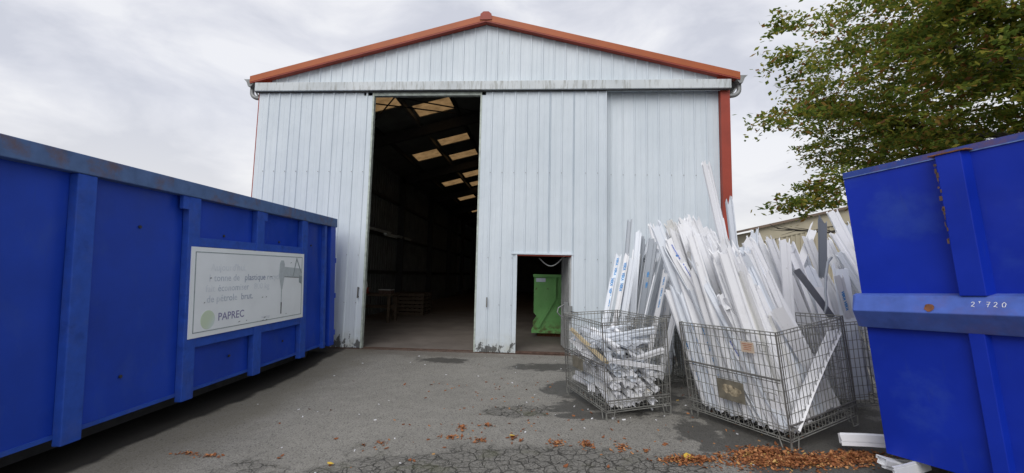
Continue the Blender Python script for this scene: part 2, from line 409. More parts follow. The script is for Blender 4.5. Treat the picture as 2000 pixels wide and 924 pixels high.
# ------------------------------------------------------------------ hangar
D = 8.83                                   # face of the sliding doors
XL, XR, XA = -6.30, 3.92, -1.24             # wall ends and ridge
ZE, ZA = 5.84, 7.12                         # underside of verge at eave and apex
hall = empty('warehouse', 'pale blue corrugated metal hangar with orange verge trim and an open sliding door', 'warehouse', (XA, D, 0))
HM = Matrix.Translation((-XA, -D, 0))
def hp(mb, name, mat, parent=None, smooth=False, bevel=0):   # part of the hangar given in world coordinates
    p = parent or hall
    mb.v = [tuple(Vector(v)-Vector((XA, D, 0))) for v in mb.v]
    o = mb.build(name, mat, p, smooth, bevel)
    return o
def roofz(x): return ZE+(ZA-ZE)*(1-abs(x-XA)/((XR-XL)/2))
PITCHW = .25
def sheet(x0, x1, y, z0, z1f, phase, name='cladding_sheet', mat=None, parent=None, depth=.028, sgn=-1):
    depth = .018
    """one trapezoidal sheet between x0 and x1, ribs standing proud toward sgn*y"""
    xs = []; k0 = math.floor((x0-phase)/PITCHW)-1
    for k in range(k0, k0+int((x1-x0)/PITCHW)+4):
        c = phase+k*PITCHW
        for dx, dy in ((-.024, 0), (-.012, depth), (.012, depth), (.024, 0), (.118, 0), (.122, .003), (.130, .003), (.134, 0)): xs.append((c+dx, dy))
    xs = [p for p in xs if x0+1e-4 < p[0] < x1-1e-4]; xs = [(x0, 0)]+xs+[(x1, 0)]
    vs = []; n = len(xs)
    nz_ = 2
    for x, dy in xs: vs.append((x, y+sgn*dy, z0))
    for x, dy in xs: vs.append((x, y+sgn*dy, z1f(x)))
    mb = MB().add(vs, [(i, i+1, n+i+1, n+i) for i in range(n-1)])
    return hp(mb, name, mat or M['clad'], parent)
def screws(x0, x1, y, z, phase, parent=None):
    mb = MB(); k = math.ceil((x0+.04-phase)/PITCHW)
    while phase+k*PITCHW < x1-.03:
        c = phase+k*PITCHW; mb.box(c-.006, c+.006, y-.036, y-.027, z-.006, z+.006); k += 1
    o = hp(mb, 'screw_row', M['galv_dark'], parent)
    o['kind'] = 'stuff'; return o
PH_G = XA
# gable sheets above the track
x = XL+.05
edges = [XL+.05]+[XA+(k)*1.0+.125 for k in range(-5, 5)]+[XR-.19]
edges = sorted([q for q in edges if XL+.05 <= q <= XR-.19])
for a, c in zip(edges[:-1], edges[1:]):
    sheet(a, c, D+.10, 5.62, lambda x: roofz(x)-.01, PH_G)
# fixed wall right of the sliding leaf
for a, c in ((1.30, 1.88), (1.88, 2.88), (2.88, 3.735)):
    sheet(a, c, D+.14, .03, lambda x: 5.66, 1.36+.13)
for z in (1.9, 3.75): screws(1.4, 3.7, D+.14, z, 1.49)
sheet(-6.28, -3.85, D+.2, .03, lambda x: 5.66, -6.08)
# red corner posts
hp(MB().box(3.735, 3.925, D+.02, D+.22, 0, 5.70), 'corner_post', M['red'], bevel=.004)
hp(MB().box(XL-.035, XL-.002, D+.02, D+.22, 0, 5.70), 'corner_post', M['red'])
hp(MB().box(3.70, 3.94, D+.04, D+.16, 5.745, 6.0), 'eaves_trim', M['red'])
hp(MB().box(XL+.0, XL+.20, D+.04, D+.12, 5.745, 5.93), 'eaves_trim', M['red'])
# sliding track cover
hp(MB().box(-6.36, 3.91, D-.10, D+.06, 5.545, 5.735), 'track_cover', M['beam'], bevel=.006)
hp(MB().box(-6.36, 3.91, D-.05, D-.03, 5.525, 5.55), 'track_rail', M['dark'])
hp(MB().box(-3.9, -1.2, D+.0, D+.10, 5.46, 5.54), 'lintel', M['jamb'])
# side walls, back wall, inner lining
YB = 40.0
hp(MB().box(XL-.02, XL+.02, D+.22, YB, 0, ZE), 'side_wall', M['clad'])
hp(MB().box(XR-.04, XR, D+.22, YB, 0, ZE), 'side_wall', M['clad'])
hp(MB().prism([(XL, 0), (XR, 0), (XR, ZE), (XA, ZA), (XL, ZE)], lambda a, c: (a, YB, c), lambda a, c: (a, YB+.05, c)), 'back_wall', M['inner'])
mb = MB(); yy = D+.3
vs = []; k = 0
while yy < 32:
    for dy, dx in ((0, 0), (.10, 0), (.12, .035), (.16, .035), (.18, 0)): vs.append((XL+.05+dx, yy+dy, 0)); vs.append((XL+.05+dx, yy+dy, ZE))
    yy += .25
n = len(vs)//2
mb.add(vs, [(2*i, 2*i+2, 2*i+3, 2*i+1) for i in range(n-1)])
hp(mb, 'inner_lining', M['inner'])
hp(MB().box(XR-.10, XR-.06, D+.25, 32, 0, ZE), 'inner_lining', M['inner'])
for z in (1.55, 3.0, 4.5): hp(MB().box(XL+.09, XL+.17, D+.3, 38, z, z+.12), 'wall_rail', M['dark'])
for yy in (13.2, 18.2, 23.2, 28.2, 33.2):
    mb = MB().box(XL+.1, XL+.36, yy, yy+.14, 0, 5.75)
    hp(mb, 'portal_column', M['dark'])
    mb = MB().bar((XL+.2, yy+.07, 5.62), (XA, yy+.07, 6.86), .14, .3); mb.bar((XR-.2, yy+.07, 5.62), (XA, yy+.07, 6.86), .14, .3)
    hp(mb, 'rafter', M['dark'])
for xx in (-5.2, -3.93, -2.62, .1, 1.4, 2.7): hp(MB().box(xx-.04, xx+.04, D+.25, 39, roofz(xx)-.12, roofz(xx)+.02), 'purlin', M['dark'] if xx != -3.93 else M['galv_dark'])
# crossed bracing wires under the first bays
for p, q in (((-6.0, 9.3, 5.75), (-2.3, 13.2, 6.7)), ((-2.6, 9.3, 6.62), (-6.0, 13.2, 5.8)), ((-3.9, 10.6, 6.2), (-1.9, 13.1, 6.75))):
    hp(MB().tube([p, q], .02, 6), 'bracing_rod', M['dark'])
# roof with skylight openings
SKY = [(-3.82, -2.68, 11.9, 12.8), (-5.03, -3.9, 10.85, 11.75), (-3.82, -2.68, 15.05, 15.8), (-3.82, -2.68, 17.05, 17.9), (-5.03, -3.9, 15.95, 16.95),
       (-3.82, -2.68, 20.2, 21.2), (-3.82, -2.68, 22.3, 23.3), (-5.03, -3.9, 21.0, 22.0), (-3.82, -2.68, 26.5, 27.3), (-5.03, -3.9, 25.3, 26.3), (-5.03, -3.9, 30.3, 31.3)]
XO = .22
def roof_side(sgn):
    ys = sorted({D-.03, YB+.1}|{q for s_ in SKY for q in s_[2:]}); xs = [XL-XO, -5.03, -3.9, -3.82, -2.68, XA]
    mb = MB()
    for i in range(len(xs)-1):
        for j in range(len(ys)-1):
            cx, cy = (xs[i]+xs[i+1])/2, (ys[j]+ys[j+1])/2
            if any(a < cx < b_ and c < cy < d_ for a, b_, c, d_ in SKY): continue
            P = [(xs[i], ys[j]), (xs[i+1], ys[j]), (xs[i+1], ys[j+1]), (xs[i], ys[j+1])]
            if sgn > 0: P = [(2*XA-a, c) for a, c in P]
            mb.prism(P, lambda a, c: (a, c, roofz(a)+.0), lambda a, c: (a, c, roofz(a)+.05))
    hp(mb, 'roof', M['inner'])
    for a, b_, c, d_ in SKY:
        P = [(a, c), (b_, c), (b_, d_), (a, d_)]
        if sgn > 0: P = [(2*XA-p, q_) for p, q_ in P]
        hp(MB().add([(p, q_, roofz(p)+.03) for p, q_ in P], [(0, 1, 2, 3)]), 'skylight', M['skylight'])
roof_side(-1); roof_side(1)
# verge trims
def verge(xe):
    s = 1 if xe > XA else -1
    xo = xe; zt = 5.905
    def z(x_): return zt+(7.265-zt)*(1-abs(x_-XA)/abs(xe-XA))
    th = .135
    mb = MB().add([(xo, D-.06, z(xo)-th), (XA, D-.06, z(XA)-th), (XA, D-.06, z(XA)), (xo, D-.06, z(xo)),
                   (xo, D+.14, z(xo)-th), (XA, D+.14, z(XA)-th), (XA, D+.14, z(XA)), (xo, D+.14, z(xo))],
                  [(0, 1, 2, 3), (4, 7, 6, 5), (0, 4, 5, 1), (3, 2, 6, 7), (0, 3, 7, 4), (1, 5, 6, 2)])
    v = hp(mb, 'verge_trim', M['orange'])
    mb = MB().add([(xo, D-.055, z(xo)-th-.028), (XA, D-.055, z(XA)-th-.028), (XA, D-.055, z(XA)-th-.002), (xo, D-.055, z(xo)-th-.002),
                   (xo, D+.07, z(xo)-th-.028), (XA, D+.07, z(XA)-th-.028), (XA, D+.07, z(XA)-th-.002), (xo, D+.07, z(xo)-th-.002)],
                  [(0, 1, 2, 3), (4, 7, 6, 5), (0, 4, 5, 1), (3, 2, 6, 7), (0, 3, 7, 4), (1, 5, 6, 2)])
    hp(mb, 'verge_lip', M['red'])
verge(-6.52); verge(4.11)
hp(MB().prism([(-.13, -.10), (.13, -.10), (.12, .03), (.055, .085), (-.055, .085), (-.12, .03)], lambda a, c: (XA+a, D-.08, 7.235+c), lambda a, c: (XA+a, D+.4, 7.235+c)), 'ridge_cap', M['red'])
# gutters and outlets at both eaves
def gutter(xc, s):
    prof = [(0, 0), (.03, -.10), (.09, -.17), (.15, -.16), (.19, -.06), (.25, .0), (.25, .012), (.18, -.05), (.15, -.145), (.09, -.155), (.04, -.09), (.012, .0)]
    g = hp(MB().prism([(xc+s*(a-.02), 5.845+c) for a, c in prof], lambda a, c: (a, D-.03, c), lambda a, c: (a, YB, c)), 'gutter', M['zinc'])
    hp(MB().prism([(xc+s*(a-.02), 5.845+c) for a, c in prof[:6]], lambda a, c: (a, D-.035, c), lambda a, c: (a, D-.028, c)), 'gutter_end_cap', M['zinc'])
    pts = [Vector((xc+s*.10, D+.08, 5.74))]
    for k in range(8):
        t = k/7*math.pi/2
        pts.append(Vector((xc+s*(.10-.16*(1-math.cos(t))-.0), D+.08, 5.58-.13*math.sin(t))))
    pts.append(pts[-1]+Vector((-s*.10, 0, -.02)))
    hp(MB().tube(pts, .045, 12), 'gutter_outlet', M['zinc'], smooth=True)
    hp(MB().bar((xc+s*.12, D+.12, 5.75), (xc-s*.02, D+.12, 5.52), .03, .03), 'gutter_bracket', M['zinc'])
gutter(-6.44, -1); gutter(4.04, 1)

# sliding door leaves
def leaf_root(name='sliding_door'):
    o = bpy.data.objects.new(name, None); C.objects.link(o); o.parent = hall; o.location = (0, 0, 0); return o
lf = leaf_root()
edges = [-6.30, -5.455, -4.455, -3.70]
for a, c in zip(edges[:-1], edges[1:]): sheet(a, c, D, .02, lambda x: 5.53, -6.08, parent=lf)
for z in (.95, 1.95, 3.75): screws(-6.28, -3.75, D, z, -6.08, lf)
hp(MB().box(-3.70, -3.665, D-.012, D+.085, .01, 5.53), 'edge_channel', M['jamb'], lf)
hp(MB().box(-6.28, -3.70, D+.03, D+.08, .03, .10).box(-6.28, -3.70, D+.03, D+.08, 2.6, 2.66).box(-6.28, -3.70, D+.03, D+.08, 5.4, 5.5), 'frame_rail', M['jamb'], lf)
hp(MB().box(-3.80, -3.775, D-.055, D-.045, 1.05, 1.28).box(-3.798, -3.777, D-.045, D-.002, 1.06, 1.09).box(-3.798, -3.777, D-.045, D-.002, 1.24, 1.27), 'handle', M['galv_dark'], lf)
rf = leaf_root()
PX0, PX1, PZ = -.455, .665, 2.03
sheet(-1.285, PX0-.03, D, .02, lambda x: 5.53, -1.06, parent=rf)
sheet(PX0-.03, .34-.155, D, PZ+.03, lambda x: 5.53, -1.06, parent=rf)
sheet(.34-.155, PX1+.03, D, PZ+.03, lambda x: 5.53, -1.06, parent=rf)
sheet(PX1+.03, 1.355, D, .02, lambda x: 5.53, -1.06, parent=rf)
for z in (.98, 1.95, 3.75): 
    screws(-1.26, PX0-.03, D, z, -1.06, rf); screws(PX1+.05, 1.34, D, z, -1.06, rf)
screws(PX0, PX1, D, 3.75, -1.06, rf)
hp(MB().box(-1.315, -1.285, D-.012, D+.085, .01, 5.53), 'edge_channel', M['jamb'], rf)
hp(MB().box(1.355, 1.38, D-.02, D+.085, .01, 5.53), 'edge_channel', M['clad'], rf)
hp(MB().box(-1.28, 1.35, D+.03, D+.08, 5.4, 5.5).box(-1.28, PX0-.04, D+.03, D+.08, .03, .1).box(PX1+.04, 1.35, D+.03, D+.08, .03, .1), 'frame_rail', M['jamb'], rf)
hp(MB().box(-1.06-.012, -1.06+.012, D-.06, D-.05, .93, 1.13).box(-1.07, -1.05, D-.05, D-.03, .94, .96).box(-1.07, -1.05, D-.05, D-.03, 1.10, 1.12), 'handle', M['galv_dark'], rf)
# wicket door frame and its open leaf
hp(MB().box(PX0-.035, PX0, D-.022, D+.09, .02, PZ).box(PX1, PX1+.035, D-.022, D+.09, .02, PZ), 'wicket_frame', M['clad'], rf)
hp(MB().box(PX0-.12, PX1+.04, D-.035, D+.09, PZ, PZ+.03), 'wicket_head', M['clad'], rf)
hp(MB().box(PX0, PX1, D-.0, D+.08, PZ-.03, PZ-.002), 'wicket_lintel', M['red'], rf)
hp(MB().box(PX0, PX1, D-.02, D+.09, .02, .05), 'wicket_sill', M['rail_rust'], rf)
wl = leaf_root('wicket_door'); 
mb = MB(); p0 = Vector((PX1-.01, D+.05, 0)); ang = R(96); dv = Vector((math.cos(ang), math.sin(ang), 0)); nv = Vector((-dv.y, dv.x, 0))
mb.obox(p0+dv*.50+_Z*(1.02), (dv, nv, _Z), (.50, .02, .98)); hp(mb, 'door_panel', simple('grey_door_inner', (.45, .46, .46), .6, 0, .2, 5), wl)
mb = MB(); mb.obox(p0+dv*.06+nv*.03+_Z*1.02, (dv, nv, _Z), (.012, .012, .97)).obox(p0+dv*.94+nv*.03+_Z*1.02, (dv, nv, _Z), (.012, .012, .97)); hp(mb, 'door_stile', M['zinc'], wl)
mb = MB(); mb.obox(p0+nv*.09+dv*.05+_Z*.93, (dv, nv, _Z), (.05, .05, .14)).obox(p0+nv*.10-dv*.06+_Z*.80, (dv, nv, _Z), (.05, .035, .05)); hp(mb, 'lock_box', M['zinc'], wl, bevel=.008)
hp(MB().tube([p0+nv*.13+_Z*1.02, p0+nv*.25-dv*.02+_Z*.95, p0+nv*.27-dv*.02+_Z*.86, p0+nv*.20+_Z*.78, p0+nv*.10+_Z*.76], .013, 6), 'pull_handle', M['zinc'], wl)
hp(MB().tube([p0-dv*.05+Vector((0, -.06, .88)), p0+Vector((.08, -.13, .87)), p0+Vector((.15, -.13, .87))], .016, 6), 'door_lever', M['black'], wl)
hp(MB().box(PX1-.06, PX1+.02, D-.06, D-.02, .76, 1.0), 'latch_case', M['zinc'], rf, bevel=.006)
# rail in the threshold
hp(MB().box(-6.3, 3.7, D-.03, D+.0, -.02, .012), 'threshold_rail', M['rail_rust'])
hp(MB().box(-6.3, 3.7, D+.09, D+.13, -.02, .022), 'threshold_rail', M['rail_rust'])
# sagging cable behind the wicket head
pts = [at(1053+50*t, 504+17*math.sin(math.pi*min(1, t*1.05))-3*t, D+.35) for t in np.linspace(0, 1, 12)]
tag(MB().tube(pts, .012, 6).build('hanging_cable', M['glass_dark'], smooth=True), 'pale cable sagging across the top of the small open doorway', 'cable')
# tube lamps hanging on the left wall inside
for a, c in (((-5.9, 12.3, 3.08), (-5.9, 14.2, 3.13)), ((-5.2, 13.9, 2.86), (-5.2, 14.9, 2.87)), ((-5.9, 15.5, 3.1), (-5.9, 17.4, 3.15))):
    pass
lampspec = [((-6.0, 14.3, 3.16), (-6.0, 16.7, 3.18), 'long pale tube lamp high on the inner left wall, nearest the opening'),
            ((-5.2, 14.0, 2.90), (-5.2, 15.2, 2.90), 'short pale tube lamp hanging below the long one inside'),
            ((-6.0, 17.6, 3.14), (-6.0, 19.5, 3.14), 'faint tube lamp deepest along the inner left wall')]
for a, c, lb in lampspec:
    t = empty('tube_lamp', lb, 'lamp', a, group='unlit tube lamps inside the hangar')
    d = Vector(c)-Vector(a)
    MB().bar((0, 0, 0), d, .10, .05).build('lamp_housing', M['glass_dark'], t)
    MB().tube([(0, 0, -.05), d+Vector((0, 0, -.05))], .018, 6).build('lamp_tube', M['glass_dark'], t)
# workbench and objects inside, left
t = empty('workbench', 'wooden workbench in the dark just inside the big left opening', 'workbench', (-5.4, 13.4, .012))
MB().box(-.8, .75, -.1, .75, .83, .89).build('bench_top', M['wood'], t)
for a, c in ((-.72, -.02), (.66, -.02), (-.72, .66), (.66, .66)): MB().box(a-.04, a+.04, c-.04, c+.04, 0, .83).build('leg', M['wood'], t)
MB().box(-.72, .66, .6, .66, .4, .5).build('stretcher', M['wood'], t)
t = empty('bench_grinder', 'small red machine with pale hose standing on the dark workbench', 'machine', (-5.65, 13.6, .902))
MB().box(-.16, .16, -.09, .09, 0, .20).build('body', M['red'], t, bevel=.02)
MB().tube([(.0, -.05, .2), (.02, -.08, .34), (.1, -.1, .38), (.13, -.1, .25), (.08, -.1, .12)], .02, 6).build('hose', M['cream_pvc'], t, smooth=True)
MB().tube([(-.22, 0, .12), (-.16, 0, .12)], .075, 12).tube([(.16, 0, .12), (.22, 0, .12)], .075, 12).build('wheel', M['galv_dark'], t)
t = empty('storage_box', 'low dark box with pale lid on the workbench inside the hangar', 'box', (-4.95, 13.7, .902))
MB().box(-.2, .2, -.15, .15, 0, .12).build('box_body', M['rail_rust'], t); MB().box(-.21, .21, -.16, .16, .12, .14).build('lid', M['cream_pvc'], t)
t = empty('pallet_stack', 'dim stack of timber pallets deep inside the hangar', 'pallets', (-4.9, 16.5, .012))
for k in range(6):
    mb = MB()
    for q in (-.55, 0, .55): mb.box(-.6, .6, q-.05, q+.05, k*.14, k*.14+.1)
    for q in np.linspace(-.55, .55, 7): mb.box(q-.045, q+.045, -.6, .6, k*.14+.1, k*.14+.122)
    mb.build('pallet', M['wood'], t)

# green skip inside behind the wicket
gs = empty('green_skip', 'rusty green steel skip seen through the small doorway', 'skip', (-.12, 11.3, .012))
side = [(0, 1.6), (0, .62), (.13, .47), (-.04, .22), (-.04, .1), (1.64, .1), (1.64, .22), (1.47, .47), (1.6, .62), (1.6, 1.6)]
mb = MB().prism(side, lambda a, c: (a, 0, c), lambda a, c: (a, .04, c)); mb.build('end_wall', M['green_skip'], gs)
MB().prism(side, lambda a, c: (a, 1.7, c), lambda a, c: (a, 1.74, c)).build('end_wall', M['green_skip'], gs)
MB().box(0, .03, .04, 1.7, .62, 1.6).box(1.57, 1.6, .04, 1.7, .62, 1.6).box(0, 1.6, .04, 1.7, .1, .2).build('side_wall', M['green_skip'], gs)
MB().box(-.03, 1.63, -.04, .05, 1.55, 1.62).build('rim', M['green_skip'], gs)
MB().box(.55, .58, -.05, 0, .95, 1.55).build('stiffener', M['green_skip'], gs)
MB().bar((.53, -.03, .95), (.12, -.03, .24), .05, .03, (0, 1, 0)).build('stiffener', M['green_skip'], gs)
MB().bar((.58, -.03, .98), (.95, -.03, .24), .05, .03, (0, 1, 0)).build('stiffener', M['green_skip'], gs)
MB().box(-.05, 1.65, -.05, 0, .10, .19).build('base_beam', M['green_skip'], gs)
MB().box(.10, 1.5, .1, 1.6, 0, .1).build('runner', M['rust'], gs)
MB().box(.05, .30, -.012, -.002, 1.42, 1.52).build('label_strip', M['film'], gs)

# ------------------------------------------------------------------ left roll-off container
a_ = .035; slope = .012
Xl = Vector((1, 0, a_)).normalized(); Yl = Vector((0, 1, slope)).normalized(); Zl = Xl.cross(Yl).normalized(); Yl = Zl.cross(Xl)
lc = empty('roll_off_container', 'long blue open-top roll-off container on the left with a white billboard', 'container', mat=frame_matrix((-4.045, 0, .013), Xl, Yl, Zl))
REC = -.085; Y0, Y1 = 1.6, 8.40; ZT = 2.55; WB = -2.35
def dent_grid(x0, x1, z0, z1, nx, nz_, seed, place, nb=16, amp=.014):
    rs = np.random.RandomState(seed); vs = []
    bumps = [(rs.uniform(x0, x1), rs.uniform(z0, z1), rs.uniform(.10, .35), rs.uniform(-amp, amp*.8)) for _ in range(nb)]
    for j in range(nz_+1):
        for i in range(nx+1):
            x_ = x0+(x1-x0)*i/nx; z_ = z0+(z1-z0)*j/nz_; d = 0
            for bx, bz, br, bh in bumps: d += bh*math.exp(-((x_-bx)**2+(z_-bz)**2)/br**2)
            vs.append(place(x_, d if 0 < i < nx and 0 < j < nz_ else 0, z_))
    k = nx+1
    return MB().add(vs, [(j*k+i, j*k+i+1, (j+1)*k+i+1, (j+1)*k+i) for j in range(nz_) for i in range(nx)])
for ya, yb, sd_ in ((Y0, 2.40, 1), (2.40, 3.61, 2), (3.61, 4.84, 3), (4.84, 6.06, 4), (6.06, 7.26, 5), (7.26, Y1, 6)):
    dent_grid(ya, yb, .07, 2.40, 20, 36, sd_, lambda a, d, c: (REC-.002+d, a, c), 6, .016).build('side_panel', M['blueL'], lc, smooth=True)
MB().box(WB-.02, WB, Y0, Y1, .07, 2.40).build('side_panel', M['blueL'], lc)
MB().box(WB, REC-.02, Y0, Y0+.02, .07, 2.40).build('front_wall', M['blueL'], lc)
rd = MB().box(WB+.01, REC-.01, Y1, Y1+.03, .08, 2.52).build('rear_door', M['blueL'], lc, bevel=.004)
MB().box(WB, REC-.02, Y0, Y1, .07, .11).build('floor_plate', M['blueL'], lc)
MB().box(REC-.03, .012, Y0, Y1+.03, 2.375, ZT).build('top_rail', M['blueLrim'], lc, bevel=.008)
MB().box(WB-.1, WB+.03, Y0, Y1+.03, 2.375, ZT).build('top_rail', M['blueLrim'], lc, bevel=.008)
MB().box(REC-.03, REC+.012, Y0, Y1, .062, .10).build('bottom_rail', M['blueLrib'], lc)
for yc in (2.40, 3.61, 4.84, 6.06, 7.26):
    MB().box(REC, 0, yc-.085, yc+.085, 0, 2.375).build('rib', M['blueLrib'], lc, bevel=.008)
    MB().box(WB-.09, WB-.02, yc-.085, yc+.085, 0, 2.375).build('rib', M['blueLrib'], lc)
MB().box(REC, -.02, 7.99, 8.07, .03, 2.375).build('rib', M['blueLrib'], lc)
MB().box(REC-.03, -.005, 8.20, 8.40, .03, 2.52).build('end_post', M['blueL'], lc, bevel=.008)
MB().box(-.05, -.005, 4.665, 4.755, 2.22, 2.375).build('tab_plate', M['blueLrib'], lc)
MB().box(-.05, -.01, 6.146, 6.22, 2.25, 2.375).build('tab_plate', M['blueLrib'], lc)
MB().box(REC, -.012, 4.925, 7.175, 1.79, 1.90).build('sign_rail', M['blueLrib'], lc, bevel=.004)
MB().box(REC, -.012, 4.925, 7.175, .585, .70).build('sign_rail', M['blueLrib'], lc, bevel=.004)
for x_, in ((-.5,), (-1.9,)): MB().box(x_-.07, x_+.07, Y0, Y1-.2, -.14, .07).build('skid', M['dark'], lc)
for q in (7.8, 2.2):
    for x_ in (-.35, -2.0): MB().tube([(x_-.08, q, -.02), (x_+.08, q, -.02)], .10, 14).build('roller', M['dark'], lc)
for z in (.22, .95, 1.65, 2.40):
    MB().tube([(REC+.04, Y1+.02, z), (REC+.04, Y1+.02, z+.10)], .045, 10).box(REC-.05, REC+.05, Y1+.0, Y1+.07, z+.02, z+.08).build('hinge', M['blueL'], lc)
MB().box(-.03, -.003, 3.53, 3.69, 1.115, 1.125).build('weld_seam', M['weld'], lc)
for y_, z_ in ((2.93, 1.96), (4.22, 1.96), (5.42, 1.96), (6.63, 1.96), (7.6, 1.96), (4.1, .45), (5.6, .36), (6.8, .36)):
    MB().tube([(REC, y_, z_), (REC+.012, y_, z_)], .017, 8).build('drain_plug', M['dark'], lc)
# billboard
SY0, SY1, SZ0, SZ1 = 4.80, 7.215, .70, 1.785
sg = MB().box(-.004, .012, SY0, SY1, SZ0, SZ1).build('billboard', M['sign'], lc)
sg['label'] = 'white faded advertising board with grey border lines'
fr = MB(); g = .055
for a, c, d_, e_ in ((SY0+g, SY1-g, SZ1-g-.012, SZ1-g), (SY0+g, SY1-g, SZ0+g, SZ0+g+.012), (SY0+g, SY0+g+.014, SZ0+g+.012, SZ1-g-.012), (SY1-g-.014, SY1-g, SZ0+g+.012, SZ1-g-.012)):
    fr.box(.012, .0135, a, c, d_, e_)
fr.build('border_line', M['sign_grey'], sg)
def fade_mat(name, col, thr):
    q = Mat(name, .6, .2); n = q.noise(q.coord('Object', (1, 3, 3)), 1.6, 4, .6)
    c = q.mix(q.ramp(n, (thr-.2, .0), (thr+.2, .92)), col, (.76, .80, .83)); q.color(c); return q.m
M['fade1'] = fade_mat('faded_print_dark', (.26, .30, .40), .60)
M['fade2'] = fade_mat('faded_print_light', (.40, .45, .53), .52)
M['fade3'] = fade_mat('nearly_gone_print', (.56, .61, .67), .46)
M['violet'] = fade_mat('violet_print', (.24, .23, .38), .8)
SR = Matrix(((0, 0, 1, 0), (1, 0, 0, 0), (0, 1, 0, 0), (0, 0, 0, 1)))     # text x -> +y, text y -> +z, normal -> +x
def sign_text(s_, y, z, size, mat, sx=1., bold=0, name='lettering', ext=.0006):
    me = text_mesh(s_, size*.93, ext, bold*.5); me.transform(SR @ Matrix.Diagonal((sx, 1, 1, 1))); me.transform(Matrix.Translation((.0135, y, z)))
    return link(name, me, mat, sg)
sign_text("Aujourd'hui,", 5.10, 1.50, .135, M['fade3'], 1.05)
sign_text('1 tonne de', 5.06, 1.365, .135, M['fade2'], 1.02)
sign_text('plastique', 5.72, 1.365, .135, M['fade1'], 1.02, .0015)
sign_text('recyclé,', 6.21, 1.365, .135, M['fade2'], 1.02, .001)
sign_text('fait', 5.03, 1.235, .135, M['fade3'], 1.0)
sign_text('économiser', 5.23, 1.235, .135, M['fade2'], .98)
sign_text('800 kg', 5.92, 1.235, .135, M['fade3'], 1.05)
sign_text('de pétrole', 5.05, 1.105, .135, M['fade2'], 1.02, .001)
sign_text('brut.', 5.66, 1.105, .135, M['fade1'], 1.02, .0005)
sign_text('PAPREC', 5.25, .865, .15, M['violet'], 1.0, .002)
sign_text('recyclage', 6.10, .80, .06, M['fade3'], 1.)
def globe():
    q = Mat('green_ball_print', .5, .2); z = q.sep(q.coord('Object')); 
    f = q.maprange(q.math('ADD', q.math('MULTIPLY', z[1], 3.), q.math('MULTIPLY', z[2], -2.)), 13.4, 14.25, 0, 1)
    q.color(q.mix(f, (.56, .66, .50), (.66, .75, .83))); return q.m
mb = MB(); mb.tube([(.012, 5.085, .895), (.014, 5.085, .895)], .115, 28); mb.build('ball_logo', globe(), sg)
pj = M['sign_grey']; pj2 = simple('sign_print_pale_grey', (.47, .52, .54), .5, 0, .1, 20)
def flat(poly, name, mat, t=.0145):
    MB().prism(poly, lambda a, c: (.0125, a, c), lambda a, c: (t, a, c)).build(name, mat, sg)
flat([(6.52, 1.60), (6.55, 1.66), (6.62, 1.66), (6.65, 1.60), (6.65, 1.40), (6.60, 1.20), (6.57, 1.20), (6.51, 1.42)], 'pumpjack_head', pj2)
flat([(6.65, 1.40), (6.65, 1.56), (7.155, 1.53), (7.155, 1.385)], 'pumpjack_beam', pj2)
flat([(6.65, 1.395), (6.65, 1.405), (7.155, 1.385), (7.155, 1.375)], 'pumpjack_line', M['dark'])
flat([(6.575, 1.20), (6.588, 1.20), (6.585, .83), (6.578, .83)], 'pumpjack_rod', pj)
flat([(6.57, 1.0), (6.595, 1.0), (6.592, .82), (6.572, .82)], 'pumpjack_rod', M['dark'], .015)
flat([(6.88, 1.41), (6.905, 1.41), (7.00, 1.70), (6.985, 1.72)], 'pumpjack_leg', pj, .016)
flat([(6.985, 1.72), (7.0, 1.66), (7.12, 1.46), (7.15, 1.46)], 'pumpjack_leg', pj, .0155)
flat([(7.07, 1.30), (7.155, 1.27), (7.155, 1.40), (7.07, 1.42)], 'pumpjack_motor', pj, .0165)
for k in range(14):
    y_ = random.uniform(SY0+.1, SY1-.1); z_ = random.choice([SZ0+.06, SZ0+.1, 1.62, 1.4, 1.1]); w_ = random.uniform(.02, .09)
    flat([(y_, z_), (y_+w_, z_+.008), (y_+w_*.6, z_+.014)], 'scratch_mark', M['dark'], .0148)

# ------------------------------------------------------------------ right container
d_ = Vector((-.455, .888, -.059)).normalized(); u_ = Vector((-.097, -.012, .995)); u_ = (u_-d_*u_.dot(d_)).normalized(); d_, u_ = (d_+u_*.014).normalized(), (u_-d_*.014).normalized(); n_ = d_.cross(u_).normalized()   # n_ points away from camera
# local x = toward the camera end (-d), y = away through the body (n_), z = up
rc = empty('open_skip_container', 'tall blue steel container cutting in from the right edge, with a pale side rail', 'container', mat=frame_matrix(Vector((2.748, 3.66, .27)), -d_, n_, u_))
HT = 2.245
# skin of the side wall with faint dents
dent_grid(0, 4.2, 0, HT-.045, 60, 34, 5, lambda a, d, c: (a, d, c), 18).build('side_panel', M['blueR'], rc, smooth=True)
MB().box(0, 4.2, -.006, .05, HT-.045, HT).build('top_rim', M['blueRrim'], rc)
MB().box(0, 4.2, -.009, -.0062, HT-.050, HT-.043).build('weld_line', M['weld'], rc)
MB().box(0, .03, .005, 2.3, 0, HT-.05).build('end_wall', M['blueR'], rc)
MB().box(4.2, 4.23, .005, 2.3, 0, HT-.05).build('end_wall', M['blueR'], rc)
MB().box(0, 4.2, 2.28, 2.3, 0, HT-.05).build('side_panel', M['blueR'], rc)
MB().box(.03, 4.2, .06, 2.28, .0, .05).build('floor_plate', M['dark'], rc)
for a in (.45, 1.75): MB().box(.25, 4.1, a, a+.12, -.14, 0).build('skid', M['dark'], rc)
def trapezoid_rib(x0, x1, z0, z1, dep, mat):
    MB().prism([(x0, .004), (x0+.015, -dep), (x1-.02, -dep), (x1, .004)], lambda a, c: (a, c, z0), lambda a, c: (a, c, z1)).build('rib', mat, rc, bevel=.004)
